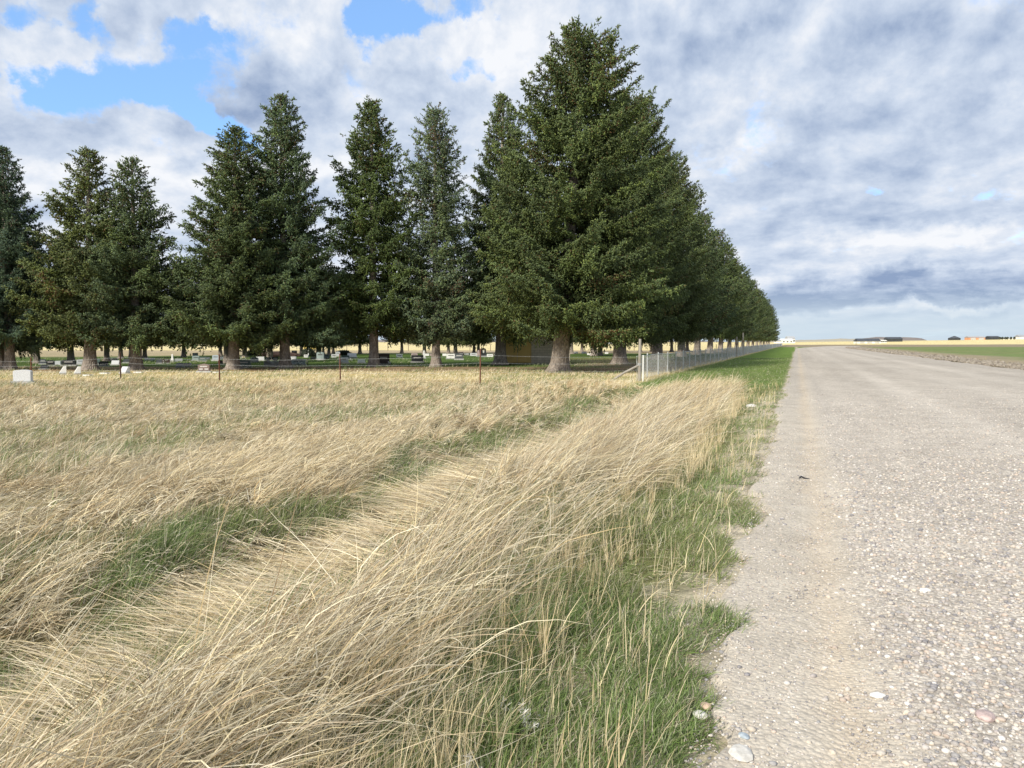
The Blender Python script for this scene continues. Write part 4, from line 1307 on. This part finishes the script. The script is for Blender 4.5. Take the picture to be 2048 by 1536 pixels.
    e0 = e0 + .15 * fs; e1 = e1 + .2 * fs
    z0 = hgt(x, y) - .01
    z0 = z0 + np.choose(z, [r(0, .22), r(0, .02), r(0, .10), r(0, .03), r(0, .14), r(0, .10)]) * (rng.random(n) < .8)
    wid = (wk * .92 + .00034 * y) * r(.55, 1.35) * np.where(mat_ & (rng.random(n) < .4), 1.7, 1)
    col = straw(rng, n)
    col = col * (.72 + .5 * h4)[:, None]
    warm = np.clip(np.choose(z, [.0 * np.ones(n), .45 * np.ones(n), .05 * np.ones(n), 0 * n1, .15 * np.ones(n), .05 * np.ones(n)]) + .35 * fs, 0, 1)[:, None]
    col = col * (1 - warm) + warm * np.array([.74, .60, .33]) * (.8 + .35 * rng.random((n, 1)))
    gy = np.clip(np.choose(z, [0 * n1, 0 * n1, 0 * n1, .1 + 0 * n1, 0 * n1, .30 * sstep(n2, .4, .6)]), 0, 1)[:, None]
    col = col * (1 - gy) + gy * np.array([.52, .50, .38])
    br = (sstep(n3, .5, .7) * .35 + (z != 1) * (rng.random(n) < np.where(z == 2, .22, .33)) * np.where(z == 2, .5, .75))[:, None]
    col = col * (1 - br) + br * col * np.array([.72, .62, .52])
    fl = (z == 2)[:, None]
    col = np.where(fl, col * np.array([1.0, .985, .97]), col)
    return blades(name, x, y, z0, L, azm, e0, e1, wid, col, seg, rng, m_dry)

tag(link('dry_grass', dry_layer(112000, 1.7, 8.0, 5, .0039, 'dry_grass'), m_dry), 'tall straw-coloured dead grass combed over by the wind, nearest the camera', 'dry grass', kind='stuff')
tag(link('dry_grass', dry_layer(255000, 8.0, 19.0, 3, .0034, 'dry_grass'), m_dry), 'pale dead grass covering the middle of the field', 'dry grass', kind='stuff')
tag(link('dry_grass', dry_layer(260000, 19.0, 36.0, 2, .0040, 'dry_grass'), m_dry), 'yellow dead grass along the barbed wire fence', 'dry grass', kind='stuff')

def green_layer(n, y0, y1, seg, wk, name):
    rng = GR
    x, y = scatter(rng, n, y0, y1, -.75, .55)
    u = U(x, y); w = W(x, y) + wob(x, y)
    en = edge_noise(y)
    n1 = fbm(x * .9, y * .9, 201); n2 = fbm(x * .35, y * .35, 103); n4 = fbm(x * 3.2, y * 3.2, 205, 3)
    near = 1 - sstep(y, 22, 27)
    edge = sstep(-(u - en) + .55 * (n4 - .5), .0, .18)
    bare = sstep(n1, .51, .60) * sstep(-w, -.1, .2) * (1 - sstep(-w, 1.0, 1.5)) * near
    verge = edge * (1 - sstep(-w, 1.5, 2.6)) * near * (.30 + .70 * sstep(n4, .34, .52)) * (1 - .8 * bare)
    fr_ = sstep(y, 9, 14)
    gstrip = np.maximum(sstep(-w, 4.3, 4.7) * (1 - sstep(-w, 5.1, 5.4)) * sstep(n1, .26, .42), fr_ * sstep(-w, 3.1, 3.6) * (1 - sstep(-w, 4.8, 5.2)) * sstep(n1, .42, .55)) * near
    gstrip = np.maximum(gstrip, .25 * sstep(-w, 2.9, 3.3) * (1 - sstep(-w, 4.3, 4.6)) * sstep(n2, .45, .6) * near)
    patch = np.maximum(sstep(n2, .50, .62), sstep(fbm(u * .75, y * .12, 111, 3), .54, .64)) * sstep(-w, 5.2, 6.2) * .32
    low = sstep(-w, 1.5, 2.2) * (1 - sstep(-w, 3.0, 4.6)) * .12 * near
    lawn = edge * sstep(y, 21, 27) * sstep(u, -6.4, -5.8) * 1.0
    prob = verge + gstrip * .9 + patch + low + lawn
    keep = (rng.random(n) < prob) & (u < .25)
    x, y, w, u, gs, vg, lw, n4 = pick(keep, x, y, w, u, gstrip + patch, verge, lawn, n4)
    n = len(x); r = lambda a, b: rng.uniform(a, b, n)
    inner = sstep(-w, .5, 1.4)
    L = np.where(gs > .2, r(.12, .28), r(.05, .13) + inner * r(.02, .16))
    L = np.where(lw > .4, r(.06, .13), L) * (.7 + .7 * n4)
    azm = rng.uniform(-1.2, 2.2, n); e0 = rng.normal(1.05, .3, n); e1 = rng.normal(.45, .5, n)
    wid = (wk + .00040 * y) * r(.7, 1.3)
    col = green(rng, n) * (.8 + .5 * fbm(x * 2.2, y * 2.2, 207, 2))[:, None]
    yl = sstep(fbm(x * .8, y * .8, 209, 2), .45, .65)[:, None] * .35
    col = col * (1 - yl) + yl * np.array([.26, .26, .11])
    col = np.where((lw > .4)[:, None], col * .85 + .15 * np.array([.22, .20, .12]), col)
    d = rng.random(n) < np.where(lw > .4, .05, .16)
    col[d] = straw(rng, int(d.sum())) * .85
    return blades(name, x, y, hgt(x, y) - .005, L, azm, e0, e1, wid, col, seg, rng, m_green)
tag(link('green_grass', green_layer(390000, 1.7, 9.0, 3, .0036, 'green_grass'), m_green), 'short green grass along the near edge of the gravel road', 'grass', kind='stuff')
tag(link('green_grass', green_layer(390000, 9.0, 80.0, 2, .0042, 'green_grass'), m_green), 'green grass strip between the far road edge and the fences', 'grass', kind='stuff')

# dry upright tufts near the far road edge and short stubble under the trees
def stub_layer(n, y0, y1, cond, Lr, col_f, name, label, wk=.006, e=(1.2, .25), azr=(-.5, 1.2)):
    rng = GR
    x, y = scatter(rng, n, y0, y1)
    k = cond(x, y) > rng.random(n)
    x, y = x[k], y[k]; n = len(x)
    e0 = rng.normal(e[0], e[1], n)
    me = blades(name, x, y, hgt(x, y) - .005, rng.uniform(*Lr, n), rng.uniform(*azr, n), e0, e0 - rng.uniform(0, .7, n), (wk + .0003 * y) * rng.uniform(.6, 1.3, n), col_f(rng, n), 2, rng, m_dry)
    return tag(link(name, me, m_dry), label, 'dry grass', kind='stuff')
stub_layer(60000, 14, 34, lambda x, y: np.exp(-((U(x, y) + 2.15 + .6 * (fbm(y * .2, y * 0, 3) - .5)) / .42) ** 2) * sstep(fbm(x * .7, y * .4, 5), .42, .56), (.18, .42),
           lambda rng, n: straw(rng, n, 1.0, .4), 'dry_grass', 'small yellow dry tufts in the green strip close to the road')
stub_layer(130000, 30, 52, lambda x, y: (U(x, y) < -6.6) * .9 * (.3 + sstep(fbm(x * .3, y * 1.2, 9), .4, .6)) * (1 - sstep(y, 42, 47)), (.05, .16),
           lambda rng, n: straw(rng, n, 1.0, .2), 'dry_grass', 'short mown yellow grass between the wire fence and the front spruces', .010)
stub_layer(40000, 28, 110, lambda x, y: np.exp(-((U(x, y) + 6.5) / .35) ** 2), (.2, .5),
           lambda rng, n: straw(rng, n, 1.0, .1), 'dry_grass', 'pale dry grass grown up along the foot of the chain link fence', .008)
stub_layer(30000, 28, 200, lambda x, y: np.exp(-((U(x, y) - 16.5) / 1.6) ** 2) * sstep(fbm(x * .3, y * .3, 15), .48, .58), (.08, .3),
           lambda rng, n: straw(rng, n, .7, 0), 'dry_weeds', 'greyish dead weeds along the far right edge of the road', .012, azr=(-3, 3))

def curls(n, y0, y1, name, label):
    rng = GR
    x, y = scatter(rng, n, y0, y1)
    w = W(x, y) + wob(x, y)
    k = (sstep(-w, 1.3, 1.8) * (.25 + .75 * sstep(fbm(x * 1.1, y * 1.1, 301), .48, .56)) > rng.random(n)) & (y < 31)
    x, y, w = x[k], y[k], w[k]; n = len(x)
    top = .30 * np.exp(-((w + 2.0) / .7) ** 2) + .16 * np.exp(-((w + 6.0) / 1.2) ** 2) + .05
    z0 = hgt(x, y) + top * (.35 + .75 * rng.random(n))
    e0 = rng.uniform(.1, 1.2, n)
    me = blades(name, x, y, z0, rng.uniform(.05, .20, n) * (1 + .02 * y), rng.normal(.2, 1.3, n), e0, e0 - rng.uniform(.8, 2.6, n), (.0045 + .0004 * y) * rng.uniform(.6, 1.3, n), straw(rng, n, 1.12), 5, rng, m_dry)
    return tag(link(name, me, m_dry), label, 'dry grass', kind='stuff')
curls(26000, 1.9, 9, 'curled_leaves', 'pale curled dead leaf blades caught in the tall dry grass near the camera')
curls(45000, 9, 31, 'curled_leaves', 'pale curled dead leaf blades caught in the grass across the field')
stub_layer(30000, 1.9, 20, lambda x, y: np.exp(-((U(x, y) - edge_noise(y) - .02) / .16) ** 2) * sstep(fbm(x * 4, y * 4, 25, 2), .55, .68), (.02, .08),
           lambda rng, n: np.where(rng.random((n, 1)) < .5, straw(rng, n, .8), green(rng, n)), 'grass_tufts', 'small mixed tufts creeping over the near road edge', .003, azr=(-3, 3), e=(.8, .3))
stub_layer(60000, 1.9, 20, lambda x, y: sstep(-W(x, y), .05, .3) * (1 - sstep(-W(x, y), 1.3, 1.8)) * .6, (.05, .22),
           lambda rng, n: straw(rng, n, .8), 'dead_litter', 'flattened dead stems lying in the green grass by the road', .0022, azr=(-3, 3), e=(.12, .12))
# ------------------------------------------------------------------ gravel stones
ICO = None
def ico():
    global ICO
    if ICO is None:
        bm = bmesh.new(); bmesh.ops.create_icosphere(bm, subdivisions=1, radius=1)
        bm.verts.ensure_lookup_table()
        ICO = (np.array([v.co[:] for v in bm.verts]), np.array([[v.index for v in f.verts] for f in bm.faces])); bm.free()
    return ICO
STC = np.array([[.40, .37, .35], [.34, .31, .30], [.50, .46, .42], [.30, .29, .29], [.44, .37, .32], [.56, .53, .50], [.24, .23, .24], [.42, .39, .37], [.47, .42, .36]])
def stones(n, y0, y1, u0, u1, smin, smax, dens, seed):
    rng = np.random.default_rng(seed)
    y = np.exp(rng.uniform(math.log(y0), math.log(y1), n)); u = rng.uniform(u0, u1, n)
    x = -.4 + SL * y + u
    k = (dens(x, y, u) > rng.random(n)) & (np.abs(x / y) < .85)
    x, y, u = x[k], y[k], u[k]; n = len(x)
    s_ = smin + (smax - smin) * rng.random(n) ** 3.2
    s_ = s_ * (1 + .035 * np.maximum(y - 4, 0))
    V, F = ico()
    sq = np.stack([rng.uniform(.8, 1.3, n), rng.uniform(.7, 1.1, n), rng.uniform(.45, .75, n)], 1) * s_[:, None]
    a = rng.random(n) * 6.283
    v = V[None] * (1 + .28 * (rng.random((n, len(V), 1)) - .5)) * sq[:, None]
    ca, sa = np.cos(a)[:, None], np.sin(a)[:, None]
    vx = v[..., 0] * ca - v[..., 1] * sa; vy = v[..., 0] * sa + v[..., 1] * ca
    z = hgt(x, y) * (u < 0) + (u >= 0) * (np.maximum(hgt(x, y), 0) + road_z(np.maximum(u, 0), x, y)) + s_ * .22
    co = np.stack([vx + x[:, None], vy + y[:, None], v[..., 2] + z[:, None]], 2).reshape(-1, 3)
    f = (np.arange(n)[:, None, None] * len(V) + F[None]).reshape(-1, 3)
    c = STC[rng.integers(0, len(STC), n)] * 1.08 * (.82 + .34 * rng.random((n, 1)))
    return np_mesh('gravel', co, f, np.repeat(c[:, None], len(V), 1).reshape(-1, 3), smooth=False)
def stmat(nt, bs):
    at = nn(nt, 'ShaderNodeAttribute', attribute_name='Col')
    n = noise_node(nt, 120, 3, .6)
    nt.links.new(mulcol(nt, at.outputs['Color'], ramp_node(nt, n.outputs['Fac'], [(.3, (.85, .85, .85)), (.7, (1.12, 1.12, 1.1))])), bs.inputs['Base Color'])
    bs.inputs['Roughness'].default_value = .8
m_stone = material('gravel_stone', stmat)
dG = lambda x, y, u: (1 - sstep(y, 6, 11)) * sstep(u + .3 * (fbm(x * 1.5, y * .6, 7) - .5), .72, 1.05) * (.55 + .45 * fbm(x * 1.2, y * .5, 8)) + .05
tag(link('gravel', stones(90000, 2.0, 11, .02, 6.5, .005, .019, dG, 1), m_stone), 'loose grey gravel stones covering the near part of the road', 'gravel', kind='stuff')
tag(link('gravel', stones(34000, 6, 26, .02, 10, .006, .014, lambda x, y, u: (sstep(u, .7, 1.1) * .8 + .08) * (1 - sstep(y, 9, 26)) * sstep(y, 6, 9), 2), m_stone), 'gravel stones on the middle part of the road', 'gravel', kind='stuff')
tag(link('gravel', stones(26000, 2.0, 14, -.25, .95, .0022, .009, lambda x, y, u: .8 + 0 * x, 3), m_stone), 'fine pebbles on the dusty left shoulder of the road', 'gravel', kind='stuff')
def clods(nt, bs):
    stmat(nt, bs)
tag(link('clods', stones(9000, 25, 200, 13.2, 19, .02, .07, lambda x, y, u: np.exp(-((u - 14.5) / 1.6) ** 2), 4), mottled('earth_clods', (.13, .105, .085), (.38, .34, .28), 4)), 'clods and stones along the right edge of the road', 'clods', kind='stuff')

# single things on the ground ------------------------------------------
m_rock = mottled('pale_rock', (.46, .44, .40), (.66, .64, .60), 30, .9, .4)
def rock(px, py, r, label, sq=(1.3, 1, .5), seed=0, mat=None, name='rock'):
    x, y = G(px, py)
    u = U(x, y)
    z = hz1(x, y) if u < 0 else max(hz1(x, y), 0) + float(road_z(np.array([u]), np.array([x]), np.array([y]))[0])
    b = MB(); b.blob((0, 0, 0), r, seed, sq, 2, .22)
    o = b.build(name, mat or m_rock, None, (x, y, z + r * sq[2] * .35))
    o.rotation_euler = (0, 0, seed * .7)
    return tag(o, label, 'rock')
rock(1503, 812, .13, 'white rock lying in the green grass between the road and the dry ridge', seed=1)
rock(1482, 1532, .046, 'large flat pale stone at the bottom edge of the picture beside the grass', (1.4, 1, .35), 2)
rock(1487, 1496, .018, 'smooth blue grey pebble just above the large flat stone', (1.5, 1, .6), 3, STM['blue grey'])
rock(1762, 1204, .016, 'oval white pebble alone in the upper right gravel', (1.5, 1, .6), 4)
rock(1850, 1202, .026, 'biggest white pebble in the coarse gravel', (1.5, 1, .6), 5, STM['white'])
rock(1970, 1466, .038, 'large tan stone half buried at the lower right', (1.3, 1, .5), 6, STM['pinkish'])
rock(1412, 1434, .022, 'tan pebble at the tip of the grass edge', (1.3, 1, .6), 7, mottled('tan_pebble', (.45, .33, .24), (.55, .42, .32), 20))
rock(1400, 1452, .028, 'grey pebble half under the grass edge', (1.3, 1, .5), 8)
rock(1754, 1414, .024, 'white angular stone at the border between dust and gravel', (1.5, 1, .5), 9, STM['white'])

# dark twig on the road
x, y = G(1608, 963); zt = max(hz1(x, y), 0) + .03
o = empty('twig', (x, y, zt), .2, label='short dark bent twig lying on the dusty road shoulder', cat='twig')
MB().tube([(-.075, 0, .0), (-.03, .01, .03), (.0, .0, .012), (.07, -.01, .0)], [.006, .011, .010, .005], 6).build('stem', STM['black'], o)
MB().tube([(-.03, .01, .03), (-.05, .03, .02)], [.006, .003], 5).build('side_shoot', STM['black'], o)
x, y = G(1615, 1046); o = MB().tube([(-.02, 0, 0), (0, .008, .012), (.025, 0, 0)], .004, 5).build('twig', STM['black'], None, (x, y, max(hz1(x, y), 0) + .012))
tag(o, 'tiny dark twig crumb on the road below the bent twig', 'twig')

# silvery dry weeds at the bottom
m_sil = mottled('silver_stem', (.52, .50, .46), (.68, .66, .62), 30)
def weed(px, py, h, label, seed):
    x, y = G(px, py); rg = np.random.default_rng(seed)
    o = empty('dry_weed', (x, y, hz1(x, y)), label=label, cat='weed', group='silvery dead weeds')
    b = MB(); tw = MB()
    for k in range(7):
        a = rg.uniform(0, 6.28); ln = h * rg.uniform(.6, 1.1)
        p0 = Vector((0, 0, 0)); pts = [p0]
        d = Vector((math.cos(a) * .6, math.sin(a) * .6, 1)).normalized()
        for q in range(7):
            d = (d + Vector(rg.normal(0, .22, 3)) + Vector((.05, 0, -.10))).normalized(); pts.append(pts[-1] + d * ln / 7)
        b.tube(pts, [.0028 - .0003 * i for i in range(8)], 4)
        for p in pts[2:]:
            for _ in range(5):
                e_ = p + Vector(rg.normal(0, 1, 3)).normalized() * .028
                tw.tube([p, e_], [.0018, .0012], 3)
    b.build('stem', m_sil, o); tw.build('twiglets', m_sil, o)
weed(1052, 1450, .17, 'silvery branched dead weed at the edge of the dry grass', 3)
weed(945, 1545, .15, 'silvery branched dead weed cut by the bottom edge', 5)
weed(1478, 1305, .05, 'small flattened grey green weed lying on the road dust', 6)

print('verts', sum(len(o.data.vertices) for o in bpy.data.objects if o.type == 'MESH'), 'objects', len(bpy.data.objects), 'link posts', nb_post)
